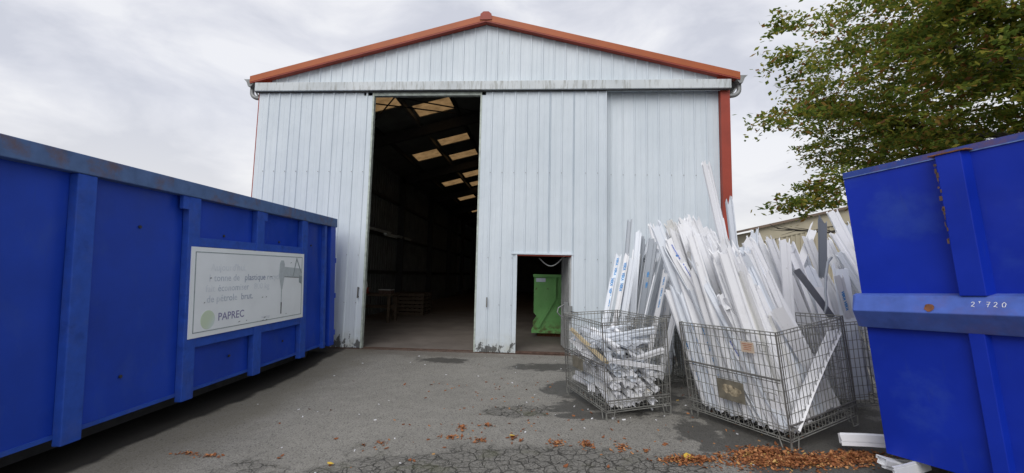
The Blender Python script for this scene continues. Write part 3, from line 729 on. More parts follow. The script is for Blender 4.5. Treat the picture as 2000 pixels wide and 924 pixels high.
for x0 in (.60, 1.95, 3.25):
    trapezoid_rib(x0, x0+.165, 1.24, 2.205, .085, M['blueR'])
    MB().box(x0-.02, x0+.18, -.095, .0, 2.206, 2.214).build('rib_cap', M['rust'], rc)
    MB().prism([(x0+.0, .004), (x0+.012, -.05), (x0+.09, -.05), (x0+.105, .004)], lambda a, c: (a, c, .02), lambda a, c: (a, c, .995)).build('rib', M['blueR'], rc, bevel=.004)
# rust bleeding down the rib edge
mb = MB(); rs = random.Random(3)
for k in range(30):
    z_ = 1.50+.66*(k/30)+rs.uniform(-.01, .01); w_ = rs.uniform(-.004, .010)
    if rs.random() < .5: continue
    mb.box(.602+rs.uniform(0, .012), .612+w_, -.0885, -.0855, z_, z_+rs.uniform(.012, .045))
mb.build('rust_streak', M['rail_rust'], rc)['kind'] = 'stuff'
prof = [(.004, 1.250), (-.070, 1.238), (-.138, 1.125), (-.050, .985), (.004, .985)]
mb = MB(); n5 = len(prof)
vs = [(-.045, a*.55, c if a > -.1 else 1.12+(c-1.12)*.7) for a, c in prof]+[(-.01, a, c) for a, c in prof]+[(4.2, a, c) for a, c in prof]
fs = [tuple(range(n5))[::-1], tuple(range(2*n5, 3*n5))]+[(r_*n5+i, r_*n5+(i+1) % n5, (r_+1)*n5+(i+1) % n5, (r_+1)*n5+i) for r_ in (0, 1) for i in range(n5)]
rl = mb.add(vs, fs).build('side_rail', M['blueRrail'], rc, bevel=.006)
rl['label'] = 'pale blue projecting side rail with rust spots and chalk marks'
def on_rail(t, z_): # point on upper rail face; t along
    f = (1.238-z_)/(1.238-1.125); return Vector((t, -.070-.068*f-.002, z_))
ux = Vector((1, 0, 0)); uz = (on_rail(0, 1.2)-on_rail(0, 1.15)).normalized(); un = ux.cross(uz)
if un.y > 0: un = -un
def rail_stroke(pts, w_=.0026, name='chalk_mark', mat=None):
    mb = MB(); P = [on_rail(a, c) for a, c in pts]
    for p, q in zip(P[:-1], P[1:]): mb.bar(p, q, w_, .0015, un)
    mb.build(name, mat or M['white_pvc'], rl)
Z0 = 1.172; H = .030
def chalk(ch, x_, z_=Z0, s_=1.):
    G_ = {'2': [(0, .8), (.2, 1), (.5, .95), (.6, .7), (.3, .35), (0, .1), (.25, .15), (.7, 0)], 'T': [(-.1, 1), (.7, 1), None, (.3, 1), (.3, .45)],
          '7': [(0, 1), (.7, 1), (.4, .5), (.3, 0), None, (.05, .55), (.6, .55)], '0': [(.1, .1), (.05, .7), (.4, 1), (.75, .7), (.6, .1), (.1, .1)]}[ch]
    seg = []
    for p in G_+[None]:
        if p is None:
            if len(seg) > 1: rail_stroke(seg)
            seg = []
        else: seg.append((x_+p[0]*H*.8*s_, z_+p[1]*H*s_))
chalk('2', .672); chalk('T', .706, Z0+.015, .6); chalk('7', .742); chalk('2', .776); chalk('0', .812)
q_ = on_rail(.46, 1.160); c0 = [q_+ux*.030*math.cos(t)*random.uniform(.8, 1.1)+uz*.030*math.sin(t)*random.uniform(.8, 1.1)+un*.0018 for t in np.linspace(0, 2*math.pi, 15)[:-1]]
MB().add([tuple(p) for p in c0], [tuple(range(14))]).build('rust_spot', M['rust'], rl)
# ------------------------------------------------------------------ wire cages
def wire_panel(p0, ax, ay, w_, h_, nx, ny, r_, zlines=None):
    """grid of thin wires in the plane spanned by ax, ay"""
    mb = MB(); p0 = Vector(p0); ax = Vector(ax); ay = Vector(ay); nn = ax.cross(ay)
    for i in range(nx+1):
        a = p0+ax*(w_*i/nx); j = random.uniform(-.004, .004)
        mb.tube([a+nn*r_, a+ax*j+ay*(h_*.5)+nn*(r_+random.uniform(-.003, .003)), a+ay*h_+nn*r_], r_, 4, cap=False)
    for k in range(ny+1):
        a = p0+ay*(h_*k/ny); mb.tube([a-nn*r_, a+ax*w_-nn*r_], r_, 4, cap=False)
    return mb
def make_cage(O, ang, up, W, Ln, H_, label, tilt=None):
    up = Vector(up).normalized(); X = Vector((math.cos(R(ang)), math.sin(R(ang)), 0)); X = (X-up*X.dot(up)).normalized(); Y = up.cross(X)
    r0 = empty('wire_cage', label, 'wire cage', mat=frame_matrix(Vector(O), X, Y, up), group='folding wire mesh pallet cages')
    z0 = .12; h = H_-z0; rw = .0033
    def panel(p0, ax, w_, nm, nx):
        ob = wire_panel(p0, ax, (0, 0, 1), w_, h, nx, 9, rw).build(nm, M['galv'], r0, fix=False); ob['kind'] = 'stuff'
    panel((0, 0, z0), (1, 0, 0), W, 'mesh_panel', int(W/.05)); panel((0, Ln, z0), (1, 0, 0), W, 'mesh_panel', int(W/.05))
    panel((0, 0, z0), (0, 1, 0), Ln, 'mesh_panel', int(Ln/.05)); panel((W, 0, z0), (0, 1, 0), Ln, 'mesh_panel', int(Ln/.05))
    ob = wire_panel((0, 0, z0), (1, 0, 0), (0, 1, 0), W, Ln, 10, 12, rw).build('floor_grid', M['galv'], r0, fix=False); ob['kind'] = 'stuff'
    rim = MB(); e_ = .008
    for z_ in (H_, H_-.028): 
        for p, q in (((0, 0), (W, 0)), ((W, 0), (W, Ln)), ((W, Ln), (0, Ln)), ((0, Ln), (0, 0))): rim.tube([(*p, z_), (*q, z_)], .0055, 5)
    rim.build('top_rim', M['galv'], r0)
    for (px_, py_) in ((0, 0), (W, 0), (W, Ln), (0, Ln)):
        mb = MB().tube([(px_, py_, z0-.02), (px_, py_, H_+.004)], .0075, 6)
        mb.tube([(px_+(.03 if px_ == 0 else -.03), py_, z0-.02), (px_+(.03 if px_ == 0 else -.03), py_, H_)], .005, 5)
        mb.build('corner_post', M['galv_dark'], r0)
        sx = .11 if px_ == 0 else -.11; sy = .11 if py_ == 0 else -.11
        ft = MB()
        for dx, dy in ((sx, 0), (0, sy)):
            ft.tube([(px_, py_, z0), (px_+dx*.08, py_+dy*.08, .008), (px_+dx*.75, py_+dy*.75, .008), (px_+dx*1.0, py_+dy*1.0, z0)], .006, 5)
        ft.build('foot', M['galv'], r0)
    lo = MB()
    for z_ in (z0-.022, z0+.075):
        for p, q in (((0, 0), (W, 0)), ((W, 0), (W, Ln)), ((W, Ln), (0, Ln)), ((0, Ln), (0, 0))): lo.tube([(*p, z_), (*q, z_)], .005, 5)
    for k in range(8):
        t = (k+.5)/8; lo.tube([(-.004, Ln*t, z0-.022), (-.004, Ln*t+.03, z0+.04), (-.004, Ln*(t+.06), z0-.022)], .003, 4)
    lo.build('base_frame', M['galv'], r0)
    return r0, (Vector(O), X, Y, up)
def cpt(fr_, x_, y_, z_): return fr_[0]+fr_[1]*x_+fr_[2]*y_+fr_[3]*z_
def gate_bar(r0, Ln, z_):
    MB().tube([(-.006, .02, z_), (-.006, Ln-.02, z_)], .008, 6).tube([(-.006, .02, z_-.025), (-.006, Ln-.02, z_-.025)], .004, 5).build('gate_bar', M['galv_dark'], r0)
def latch(r0, y_, z_):
    MB().tube([(-.012, y_+.11, z_), (-.02, y_+.11, z_+.01), (-.02, y_, z_+.01), (-.012, y_-.01, z_-.005)], .0045, 5).tube([(-.015, y_+.02, z_), (-.022, y_+.02, z_-.05), (-.022, y_+.08, z_-.05), (-.015, y_+.08, z_)], .004, 5).build('latch', M['galv'], r0)
def plate(r0, y0, y1, z0, z1, mat, name='label_plate'):
    return MB().box(-.016, -.012, y0, y1, z0, z1).build(name, mat, r0)
c1, f1 = make_cage((.755, 4.81, .035), 18, (-.05, -.02, 1), .80, 1.15, 1.06, 'low wire cage of short white offcuts in front of the small doorway')
gate_bar(c1, 1.15, .60); plate(c1, .55, .86, .42, .56, M['plate'])
MB().tube([(.02, -.008, .22), (.78, -.008, .22)], .007, 6).build('gate_bar', M['galv_dark'], c1)
c2, f2 = make_cage((2.25, 4.04, .085), 27, (-.13, -.04, 1), 1.0, 1.13, 1.06, 'large leaning wire cage in the middle with white profiles towering out and two plates')
gate_bar(c2, 1.13, .635); latch(c2, .08, .93); latch(c2, .07, .50)
MB().tube([(.02, -.008, .24), (.98, -.008, .24)], .008, 6).build('gate_bar', M['galv_dark'], c2)
pl_ = plate(c2, .40, .70, .325, .53, M['plate'])
mb = MB()
rs = random.Random(5)
pts_ = [(.43+.21*(.5+.5*math.cos(t))+rs.uniform(-.012, .012), .385+.10*(.5+.5*math.sin(t))+rs.uniform(-.014, .014)) for t in np.linspace(0, 2*math.pi, 17)[:-1]]
mb.prism(pts_, lambda a, c: (-.0185, a, c), lambda a, c: (-.0162, a, c))
mb.build('torn_sticker', M['paper'], pl_)
lp = plate(c2, .225, .36, .845, .945, M['label_pink'], 'warning_label')
mb = MB()
for k, (a, c) in enumerate(((.24, .345), (.245, .335), (.25, .33), (.255, .335))): mb.box(-.0172, -.0162, a, c, .923-k*.018, .930-k*.018)
mb.build('faded_print', M['label_red'], lp)
c4, f4 = make_cage((1.35, 5.95, .06), 18, (-.05, -.02, 1), .80, 1.0, 1.0, 'wire cage behind the low one, packed with grey and white profiles against the hangar')
plate(c4, .2, .32, .72, .84, M['film'])
c5, f5 = make_cage((2.25, 5.75, .10), 24, (-.08, -.02, 1), 1.0, 1.1, 1.0, 'wire cage hidden behind the large leaning cage')
c3, f3 = make_cage((3.0, 4.93, .12), 4, (-.10, -.03, 1), .9, 1.0, 1.0, 'wire cage half hidden behind the tall blue container on the right')
for i in range(3): MB().box(-.02, .02, -.02, .01, .35+.2*i, .38+.2*i).build('clamp', M['galv_dark'], c3)

# ------------------------------------------------------------------ window profile offcuts
SEC = {
 'frame': [(-.036, -.024), (-.026, -.032), (.012, -.032), (.014, -.020), (.020, -.020), (.022, -.030), (.036, -.030), (.036, -.008), (.020, -.008), (.020, .03), (-.012, .03), (-.012, .045), (-.036, .045)],
 'sash': [(-.046, -.020), (-.030, -.034), (.006, -.034), (.010, -.022), (.028, -.022), (.032, -.028), (.046, -.028), (.046, .02), (.025, .02), (.025, .035), (-.030, .035), (-.030, .0), (-.046, .0)],
 'board': [(-.075, -.013), (-.055, -.013), (-.053, -.008), (-.049, -.008), (-.047, -.013), (.075, -.013), (.075, .012), (.05, .012), (.05, .004), (-.05, .004), (-.05, .012), (-.075, .012)],
 'wide': [(-.060, -.012), (-.046, -.028), (.018, -.028), (.020, -.019), (.026, -.019), (.028, -.025), (.060, -.025), (.060, .0), (.045, .0), (.045, .022), (-.05, .022), (-.05, .006), (-.06, .006)],
 'bead': [(-.018, -.006), (-.010, -.014), (.018, -.012), (.018, .012), (-.018, .012), (-.018, .004), (-.010, .004), (-.010, -.001), (-.018, -.001)],
 'angle': [(-.04, -.03), (-.032, -.03), (-.030, .022), (.030, .022), (.032, -.03), (.04, -.03), (.04, .030), (-.04, .030)],
 'tee': [(-.045, -.025), (-.008, -.025), (-.006, -.034), (.006, -.034), (.008, -.025), (.045, -.025), (.045, -.008), (.008, -.008), (.008, .03), (-.008, .03), (-.008, -.008), (-.045, -.008)],
}
PROTO = {}
def proto(sec, var, mat):
    k = (sec, var, mat)
    if k in PROTO: return PROTO[k]
    rs = random.Random(hash(sec) % 1000+var*7 if False else sum(map(ord, sec))+var*97)
    P = SEC[sec]; n = len(P); v = []; f = []
    bend = rs.uniform(-.016, .016); zs = [0, .33, .66, 1]
    for i, z in enumerate(zs):
        for (a, c) in P:
            dz = (rs.uniform(-.03, .03) if z == 1 else rs.uniform(-.015, .015)) if z in (0, 1) else 0
            v.append((a+bend*math.sin(math.pi*z), c+bend*.5*math.sin(math.pi*z), z+dz))
    for i in range(3):
        for j in range(n): f.append((i*n+j, i*n+(j+1) % n, (i+1)*n+(j+1) % n, (i+1)*n+j))
    # hollow ends: inner loop sunk into the profile
    for base, sgn in ((0, 1), (3*n, -1)):
        o = len(v); cx = sum(p[0] for p in P)/n; cy = sum(p[1] for p in P)/n
        for j in range(n):
            a, c, z = v[base+j]; nx_, ny_ = P[j-1], P[(j+1) % n]
            v.append((a+(cx-P[j][0])*.14, c+(cy-P[j][1])*.14, z+sgn*.001))
        for j in range(n): f.append((base+j, o+j, o+(j+1) % n, base+(j+1) % n) if sgn > 0 else (base+j, base+(j+1) % n, o+(j+1) % n, o+j))
        o2 = len(v)
        for j in range(n): a, c, z = v[o+j]; v.append((a, c, z+sgn*.05))
        for j in range(n): f.append((o+j, o2+j, o2+(j+1) % n, o+(j+1) % n))
        f.append(tuple(o2+j for j in range(n)))
    me = bpy.data.meshes.new('profile'); me.from_pydata(v, [], f); me.update(); me.materials.append(M[mat]); PROTO[k] = me; return me
PCOUNT = [0]
def profile(p0, p1, sec='frame', mat='white_pvc', roll=None, label='', group=None, name='window_profile', wscale=1.0, var=None):
    p0 = Vector(p0); p1 = Vector(p1); d = p1-p0; l = d.length; d = d/l
    # wide face (local -y) turned toward the camera unless rolled
    tocam = (CAM-(p0+p1)/2); tocam = (tocam-d*tocam.dot(d)).normalized()
    yv = -tocam; xv = yv.cross(d)
    m_ = frame_matrix(p0, xv, yv, d)
    if roll is None: roll = random.gauss(0, 15)
    o = bpy.data.objects.new(name, proto(sec, random.randint(0, 3) if var is None else var, mat)); C.objects.link(o)
    o.matrix_world = m_ @ Matrix.Rotation(R(roll), 4, 'Z') @ Matrix.Diagonal((wscale, wscale, l, 1))
    tag(o, label, 'plastic profile', group); PCOUNT[0] += 1; return o
TXT = {}
def film_print(o, sec, text, mat, frac0, size, horiz=False, rep=1, step=.2, boxed=False):
    """printed protective film on the broad face of a profile"""
    l = o.matrix_world.to_scale().z; ws = o.matrix_world.to_scale().x
    yface = min(p[1] for p in SEC[sec])
    key = (text, size, boxed)
    if key not in TXT:
        TXT[key] = text_mesh(text, size, .0003, .0022, 'CENTER')
    for k in range(rep):
        me = TXT[key].copy(); 
        # text x runs along the profile (local z), letters upright across it
        r_ = Matrix(((0, 1, 0, 0), (0, 0, -1, 0), (-1, 0, 0, 0), (0, 0, 0, 1))) if not horiz else Matrix(((1, 0, 0, 0), (0, 0, -1, 0), (0, 1, 0, 0), (0, 0, 0, 1)))
        me.transform(r_); off = Vector((-size*.33 if not horiz else 0, yface-.0022, 0))
        me.transform(Matrix.Translation(off))
        t = (frac0*l+k*step)/l
        me.transform(Matrix.Diagonal((1/ws*ws, 1, 1/l, 1))); me.transform(Matrix.Translation((0, 0, t)))
        link('film_print', me, M[mat], o)
def film_strip(o, sec, z0, z1, w_=.03, mat='film'):
    yface = min(p[1] for p in SEC[sec]); MB().box(-w_, w_, yface-.0018, yface-.0004, z0, z1).build('film_strip', M[mat], o)

# -- hand placed pieces of the large heap: (top px, top depth) (bottom px, bottom depth)
G2 = 'white profiles in the large leaning cage'
SPEC = [
 ((1302, 485, 4.55), (1440, 850, 4.25), 'angle', 'cool_pvc', 20, 1.0, 'thin dark-edged white strip forming the left edge of the tall heap', None),
 ((1310, 480, 4.60), (1462, 838, 4.32), 'board', 'white_pvc', 0, .80, 'broad white strip with blue dots at the left edge of the tall heap', ('dots', .80)),
 ((1337, 427, 5.0), (1490, 800, 4.75), 'wide', 'white_pvc', -8, 1.15, 'broad flat white profile with slanted top, left of the tallest one', None),
 ((1361, 430, 5.1), (1475, 760, 4.9), 'frame', 'white_pvc', 10, .9, 'narrow white profile with frayed split top beside the broad slanted one', None),
 ((1380, 325, 5.3), (1455, 700, 5.2), 'sash', 'white_pvc', -10, 1.05, 'tallest white profile, rising alone above the whole heap', None),
 ((1424, 392, 5.5), (1408, 600, 5.4), 'frame', 'cool_pvc', 15, 1.0, 'bluish profile leaning right just beside the red corner post', None),
 ((1405, 420, 5.3), (1470, 700, 5.0), 'board', 'white_pvc', -5, .55, 'white board leaning left right of the tallest profile', None),
 ((1398, 487, 4.55), (1600, 835, 4.15), 'wide', 'white_pvc', 4, 1.12, 'longest broad white profile crossing the middle of the heap', None),
 ((1425, 479, 4.85), (1600, 800, 4.5), 'sash', 'white_pvc', 0, 1.05, 'white profile parallel behind the longest broad one', None),
 ((1330, 508, 4.45), (1500, 850, 4.12), 'board', 'white_pvc', 2, .42, 'white strip printed with a line of violet lettering', ('komm', .12)),
 ((1352, 505, 4.48), (1520, 850, 4.18), 'frame', 'cool_pvc', 0, 1.0, 'grooved white profile beside the violet lettered strip', None),
 ((1358, 598, 4.3), (1408, 812, 4.35), 'board', 'white_pvc', 0, .36, 'short white strip with blue brand print standing at the cage front corner', ('veka', .30)),
 ((1412, 590, 4.3), (1520, 800, 4.1), 'angle', 'white_pvc', 30, 1.1, 'short channel profile with curled top in front of the heap', None),
 ((1474, 452, 5.2), (1560, 700, 5.0), 'frame', 'cool_pvc', 0, 1.1, 'cool white profile at the back right of the heap', None),
 ((1499, 534, 4.6), (1610, 790, 4.35), 'frame', 'white_pvc', 0, 1.0, 'white profile with a square cut top right of centre', None),
 ((1532, 472, 4.8), (1640, 745, 4.55), 'wide', 'white_pvc', 0, .85, 'straight white profile pointing up by the far beige building', None),
 ((1556, 528, 4.45), (1625, 620, 4.6), 'board', 'dark_pvc', 0, .42, 'dark grey flat piece stuck diagonally in the heap', None),
 ((1606, 430, 4.9), (1622, 560, 4.8), 'board', 'grey_pvc', -8, .55, 'upright grey board near the blue container', None),
 ((1590, 443, 5.3), (1615, 600, 5.2), 'board', 'white_pvc', 0, .55, 'pale board standing behind the upright grey one', None),
 ((1626, 415, 5.6), (1725, 610, 5.4), 'wide', 'white_pvc', 0, 1.0, 'uppermost broad white profile at the blue container edge', None),
 ((1628, 455, 5.5), (1740, 640, 5.3), 'sash', 'white_pvc', 0, 1.0, 'rounded white profile sloping behind the blue container', None),
 ((1640, 495, 5.4), (1745, 680, 5.2), 'sash', 'cool_pvc', 0, 1.0, 'second rounded profile sloping behind the blue container', None),
 ((1638, 540, 4.4), (1760, 760, 4.3), 'wide', 'white_pvc', 0, .7, 'profile with blue brand blocks next to the blue container', ('vekab', .18)),
 ((1640, 520, 4.50), (1740, 800, 4.45), 'board', 'cool_pvc', 0, .95, 'very broad white board to the left of the blue container', None),
 ((1601, 565, 4.9), (1700, 800, 4.8), 'board', 'white_pvc', 0, .9, 'broad white board under the curved hose', None),
  ((1648, 440, 5.7), (1790, 700, 5.5), 'wide', 'cool_pvc', 0, 1.0, 'broad cool white profile second from the top at the container edge', None),
 ((1652, 475, 5.6), (1800, 740, 5.4), 'frame', 'white_pvc', 0, 1.3, 'grooved white profile third from the top, behind the blue container', None),
 ((1645, 515, 5.5), (1790, 760, 5.35), 'sash', 'white_pvc', 0, 1.2, 'stepped white profile fourth from the top, behind the blue container', None),
 ((1612, 470, 5.7), (1760, 770, 5.45), 'wide', 'white_pvc', 0, 1.1, 'broad white profile behind the blue container, below the upright grey board', None),
 ((1600, 520, 5.75), (1730, 765, 5.5), 'frame', 'white_pvc', 0, 1.4, 'heavy grooved profile behind the blue container, under the curved seal', None),
 ((1632, 710, 4.50), (1545, 850, 4.16), 'frame', 'white_pvc', 0, 1.5, 'stout white profile lying diagonally across the front right of the large cage', None),
 ((1545, 660, 4.35), (1650, 860, 4.6), 'board', 'white_pvc', 0, .8, 'flat white board behind the diagonal stout profile', None),
]
def loc(fr_, p): q_ = Vector(p)-fr_[0]; return Vector((q_.dot(fr_[1]), q_.dot(fr_[2]), q_.dot(fr_[3])))
def base_in(px, py, fr_, W, Ln, z_=.15):
    d = FW+RT*((px-1000)/F_PX)-UP*((py-462)/F_PX); n3 = fr_[3]; o3 = cpt(fr_, 0, 0, z_)
    p = CAM+d*((o3-CAM).dot(n3)/d.dot(n3)); q_ = loc(fr_, p)
    return cpt(fr_, min(W-.08, max(.10, q_.x)), min(Ln-.08, max(.10, q_.y)), z_)
def clear_top(base, px, py, dep, fr_, W, Ln):
    for _ in range(30):
        t_ = at(px, py, dep); a_, b_ = loc(fr_, base), loc(fr_, t_)
        if b_.z < 1.1: break
        k_ = (1.06-a_.z)/(b_.z-a_.z); r_ = a_.lerp(b_, k_)
        if r_.x > .075 and r_.y > .10: break
        dep += .05
    return t_
for (tp, bp, sec, mat, roll, ws, lb, pr) in SPEC:
    if bp[0] < 1645 and tp[0] < 1600 and 'diagonal' not in lb:
        bs_ = base_in(bp[0], bp[1], f2, 1.0, 1.13); tp_ = clear_top(bs_, tp[0], tp[1], tp[2], f2, 1.0, 1.13)
        a_, b_ = loc(f2, bs_), loc(f2, tp_); r_ = a_.lerp(b_, min(1, (1.06-a_.z)/(b_.z-a_.z)))
        hw_ = .05+max(p_[0] for p_ in SEC[sec])*ws*.75
        sh_ = f2[1]*(max(0, hw_-r_.x))+f2[2]*(max(0, hw_-r_.y)); bs_ = bs_+sh_; tp_ = tp_+sh_
    elif tp[0] >= 1600 and 'behind the blue' not in lb and 'edge' not in lb and 'diagonal' not in lb:
        bs_ = base_in(bp[0], bp[1], f3, .9, 1.0); tp_ = clear_top(bs_, tp[0], tp[1], tp[2], f3, .9, 1.0)
        a_, b_ = loc(f3, bs_), loc(f3, tp_); r_ = a_.lerp(b_, min(1, max(0, (1.0-a_.z)/(b_.z-a_.z))))
        sh_ = f3[2]*(max(0, .12-r_.y)); bs_ = bs_+sh_; tp_ = tp_+sh_
    elif 'diagonally across' in lb: bs_ = cpt(f2, .12, .05, .17); tp_ = cpt(f2, .93, .055, .90)
    elif 'behind the diagonal' in lb: bs_ = cpt(f2, .88, .16, .18); tp_ = cpt(f2, .35, .2, 1.2)
    else: bs_, tp_ = at(*bp), at(*tp)
    o = profile(bs_, tp_, sec, mat, roll, lb, None, wscale=ws)
    if pr:
        k, fr0 = pr
        if k == 'komm': film_print(o, sec, 'K Kömmerling', 'print_violet', .10, .040, rep=7, step=.30)
        if k == 'veka': film_print(o, sec, 'VEKA', 'print_blue', .15, .042, rep=5, step=.17)
        if k == 'vekab':
            film_strip(o, sec, .46, .62, .034); film_print(o, sec, 'VEKA VEKA', 'print_blue', .52, .045)
            film_print(o, sec, 'VEKA VEKA', 'print_blue', .80, .045)
        if k == 'dots': film_print(o, sec, '●', 'print_blue', .93, .03)
# -- fill of the cages
KINDS = [('frame', 1.0), ('sash', 1.0), ('wide', .95), ('board', .6), ('angle', 1.0), ('tee', 1.0), ('bead', 1.0)]
def pick(wts=(6, 5, 4, 2, 2, 2, 1)): return random.choices(KINDS, wts)[0]
def standing(fr_, W, Ln, nx, ny, lean, ztop, label, group, mats, keep=1.0, prints=0, zfloor=.14):
    """fill a cage with standing profiles; lean(u,v)->(dx,dy) per metre of height"""
    for j in range(ny):
        for i in range(nx):
            if random.random() > keep: continue
            u = (i+.5+random.uniform(-.35, .35))/nx; v = (j+.5+random.uniform(-.35, .35))/ny
            base = cpt(fr_, .17+u*(W-.23), .17+v*(Ln-.23), zfloor+random.uniform(0, .05))
            lx, ly = lean(u, v); zt = ztop(u, v); h_ = zt-base.z
            top = base+Vector((lx, ly, 1))*h_
            a_, b_ = loc(fr_, base), loc(fr_, top); k_ = min(1, (1.04-a_.z)/max(.1, b_.z-a_.z)); r_ = a_.lerp(b_, k_)
            sx_ = max(0, .115-r_.x)-max(0, r_.x-(W-.055)); sy_ = max(0, .115-r_.y)-max(0, r_.y-(Ln-.055))
            sh_ = fr_[1]*sx_+fr_[2]*sy_; base = base+sh_; top = top+sh_
            sec, ws = pick()
            md = random.choices(list(mats), list(mats.values()))[0]
            LOOK = {'frame': 'grooved', 'sash': 'stepped', 'wide': 'broad', 'board': 'flat board-like', 'angle': 'channel-shaped', 'tee': 'ridged', 'bead': 'narrow'}
            tone = {'white_pvc': 'white', 'cool_pvc': 'bluish', 'cream_pvc': 'off-white', 'grey_pvc': 'grey'}[md]
            where = ('front' if v < .34 else 'back' if v > .67 else 'middle')+' '+('left' if u < .34 else 'right' if u > .67 else 'centre')
            o = profile(base, top, sec, md, None, label % (tone+' '+LOOK[sec], where), group, wscale=ws*random.uniform(.95, 1.4))
            if prints and random.random() < prints and sec in ('wide', 'board', 'frame', 'sash'):
                film_print(o, sec, 'VEKA', 'print_blue', random.uniform(.5, .8), .034, rep=random.choice([2, 3]), step=.16)
def lean2(u, v): return (-(.26+.18*u)+random.gauss(0, .022), .06+.10*v+random.gauss(0, .02))
def zt2(u, v):
    if v < .35: return random.uniform(1.15, 1.95)
    return min(2.3, random.gauss(2.0, .15))
standing(f2, 1.0, 1.13, 11, 8, lean2, zt2, '%s profile leaning left, %s of the large middle cage', 'profiles leaning in the large middle cage', {'white_pvc': 6, 'cool_pvc': 2, 'cream_pvc': 1.2}, prints=.05)
def face_row(fr_, W, Ln, n, face, label):
    for i in range(n):
        t_ = (i+.5+random.uniform(-.2, .2))/n
        ax_, ay_ = (.085+random.uniform(0, .03), .10+t_*(Ln-.2)) if face == 'left' else (.10+t_*(W-.16), .14+random.uniform(0, .03))
        base = cpt(fr_, ax_, ay_, .14+random.uniform(0, .03))
        u = ax_/W; lx = -(.24+.20*u)+random.gauss(0, .012); ly = .10+.10*(ay_/Ln)+random.gauss(0, .012)
        zt = random.uniform(1.35, 2.1) if face == 'left' else random.uniform(1.5, 2.05)
        top = base+Vector((lx, ly, 1))*(zt-base.z)
        a_, b_ = loc(fr_, base), loc(fr_, top); k_ = min(1, (1.04-a_.z)/(b_.z-a_.z)); r_ = a_.lerp(b_, k_)
        sh_ = fr_[1]*max(0, .085-r_.x)+fr_[2]*max(0, (.10 if face == 'right' else .05)-r_.y); base = base+sh_; top = top+sh_
        sec = random.choice(['frame', 'sash', 'wide', 'frame', 'wide', 'board'])
        ws = {'frame': 1.45, 'sash': 1.15, 'wide': 1.0, 'board': .7}[sec]*random.uniform(.85, 1.15)
        lk = {'frame': 'grooved', 'sash': 'stepped', 'wide': 'broad', 'board': 'flat'}[sec]
        md = random.choices(['white_pvc', 'cool_pvc'], (5, 2))[0]
        pos_ = ['nearest the far left post', 'left of the plate', 'behind the plate', 'beside the near post'][min(3, int((1-t_)*4))] if face == 'left' else ['beside the near post', 'behind the diagonal profile', 'right of centre', 'nearest the right post'][min(3, int(t_*4))]
        o = profile(base, top, sec, md, random.gauss(0, 7), '%s %s profile at the %s mesh of the large cage, %s' % ('white' if md == 'white_pvc' else 'bluish', lk, face, pos_), 'profiles leaning in the large middle cage', wscale=ws)
        if face == 'left' and random.random() < .22: film_print(o, sec, 'VEKA', 'print_blue', random.uniform(.1, .3), .034, rep=random.choice([3, 5]), step=.17)
face_row(f2, 1.0, 1.13, 11, 'left', '')
face_row(f2, 1.0, 1.13, 11, 'right', '')
def lean5(u, v): return (-(.18+.12*u)+random.gauss(0, .05), .02+random.gauss(0, .04))
standing(f5, 1.0, 1.1, 6, 5, lean5, lambda u, v: random.gauss(2.02, .12), '%s profile behind the large middle heap, %s of the rear cage', 'profiles at the back of the middle heap', {'white_pvc': 4, 'cool_pvc': 3, 'cream_pvc': 1})
def lean3(u, v): return (-(.34)+random.gauss(0, .05), .03+random.gauss(0, .04))
standing(f3, .9, 1.0, 7, 5, lean3, lambda u, v: random.uniform(1.6, 2.15), '%s profile, %s of the half hidden cage by the blue container', 'profiles in the half hidden right cage', {'white_pvc': 5, 'cool_pvc': 2})
def lean4(u, v): return (.10+.10*(1-u)+random.gauss(0, .035), .05+.08*v+random.gauss(0, .02))
def zt4(u, v):
    if v < .3: return random.uniform(1.25, 1.75)
    return random.choice([random.uniform(1.6, 2.0), random.uniform(1.9, 2.3)])
standing(f4, .8, 1.0, 9, 8, lean4, zt4, '%s profile leaning right, %s of the cage by the hangar wall', 'profiles in the cage by the hangar wall', {'cool_pvc': 4, 'white_pvc': 3, 'grey_pvc': 3}, prints=.06)
for (tp, bp, sec, mat, roll, ws, lb, pr) in [
 ((1230, 432, 7.0), (1215, 640, 6.6), 'frame', 'grey_pvc', 10, .9, 'tall narrow grey profile, highest of the left group', None),
 ((1247, 455, 6.9), (1235, 640, 6.6), 'wide', 'cool_pvc', 0, .8, 'broad cool grey profile with ragged top in the left group', None),
 ((1310, 434, 6.3), (1258, 650, 6.0), 'wide', 'grey_pvc', 40, .65, 'grey profile pointing up right between the two heaps', None),
 ((1208, 498, 6.6), (1178, 660, 6.3), 'wide', 'cool_pvc', 0, .8, 'pale profile with blue print at the left end of the left group', ('v',)),
 ((1196, 545, 6.5), (1172, 690, 6.2), 'frame', 'cool_pvc', 0, 1.0, 'leftmost short profile with a blue printed band', ('v',)),
 ((1224, 500, 6.5), (1190, 690, 6.2), 'frame', 'white_pvc', 0, 1.0, 'pale profile with a vertical row of blue print', ('v',)),
 ((1236, 507, 6.3), (1205, 700, 6.1), 'sash', 'cool_pvc', 0, 1.0, 'rounded pale profile in front of the left group', None),
 ((1282, 535, 6.2), (1240, 720, 6.0), 'frame', 'white_pvc', 0, .8, 'narrow white profile leaning right in front of the grey ones', None),
 ((1300, 530, 6.1), (1262, 720, 5.95), 'board', 'white_pvc', 0, .45, 'thin white strip with faint blue print between the heaps', ('v',)),
 ((1330, 560, 6.0), (1290, 740, 5.9), 'frame', 'white_pvc', 0, 1.0, 'white profile just left of the large cage', None)]:
    o = profile(at(*bp), at(*tp), sec, mat, roll, lb, None, wscale=ws)
    if pr: film_strip(o, sec, .70, .78, .03); film_print(o, sec, 'VEKA', 'print_blue', .66, .05, rep=3, step=.16)
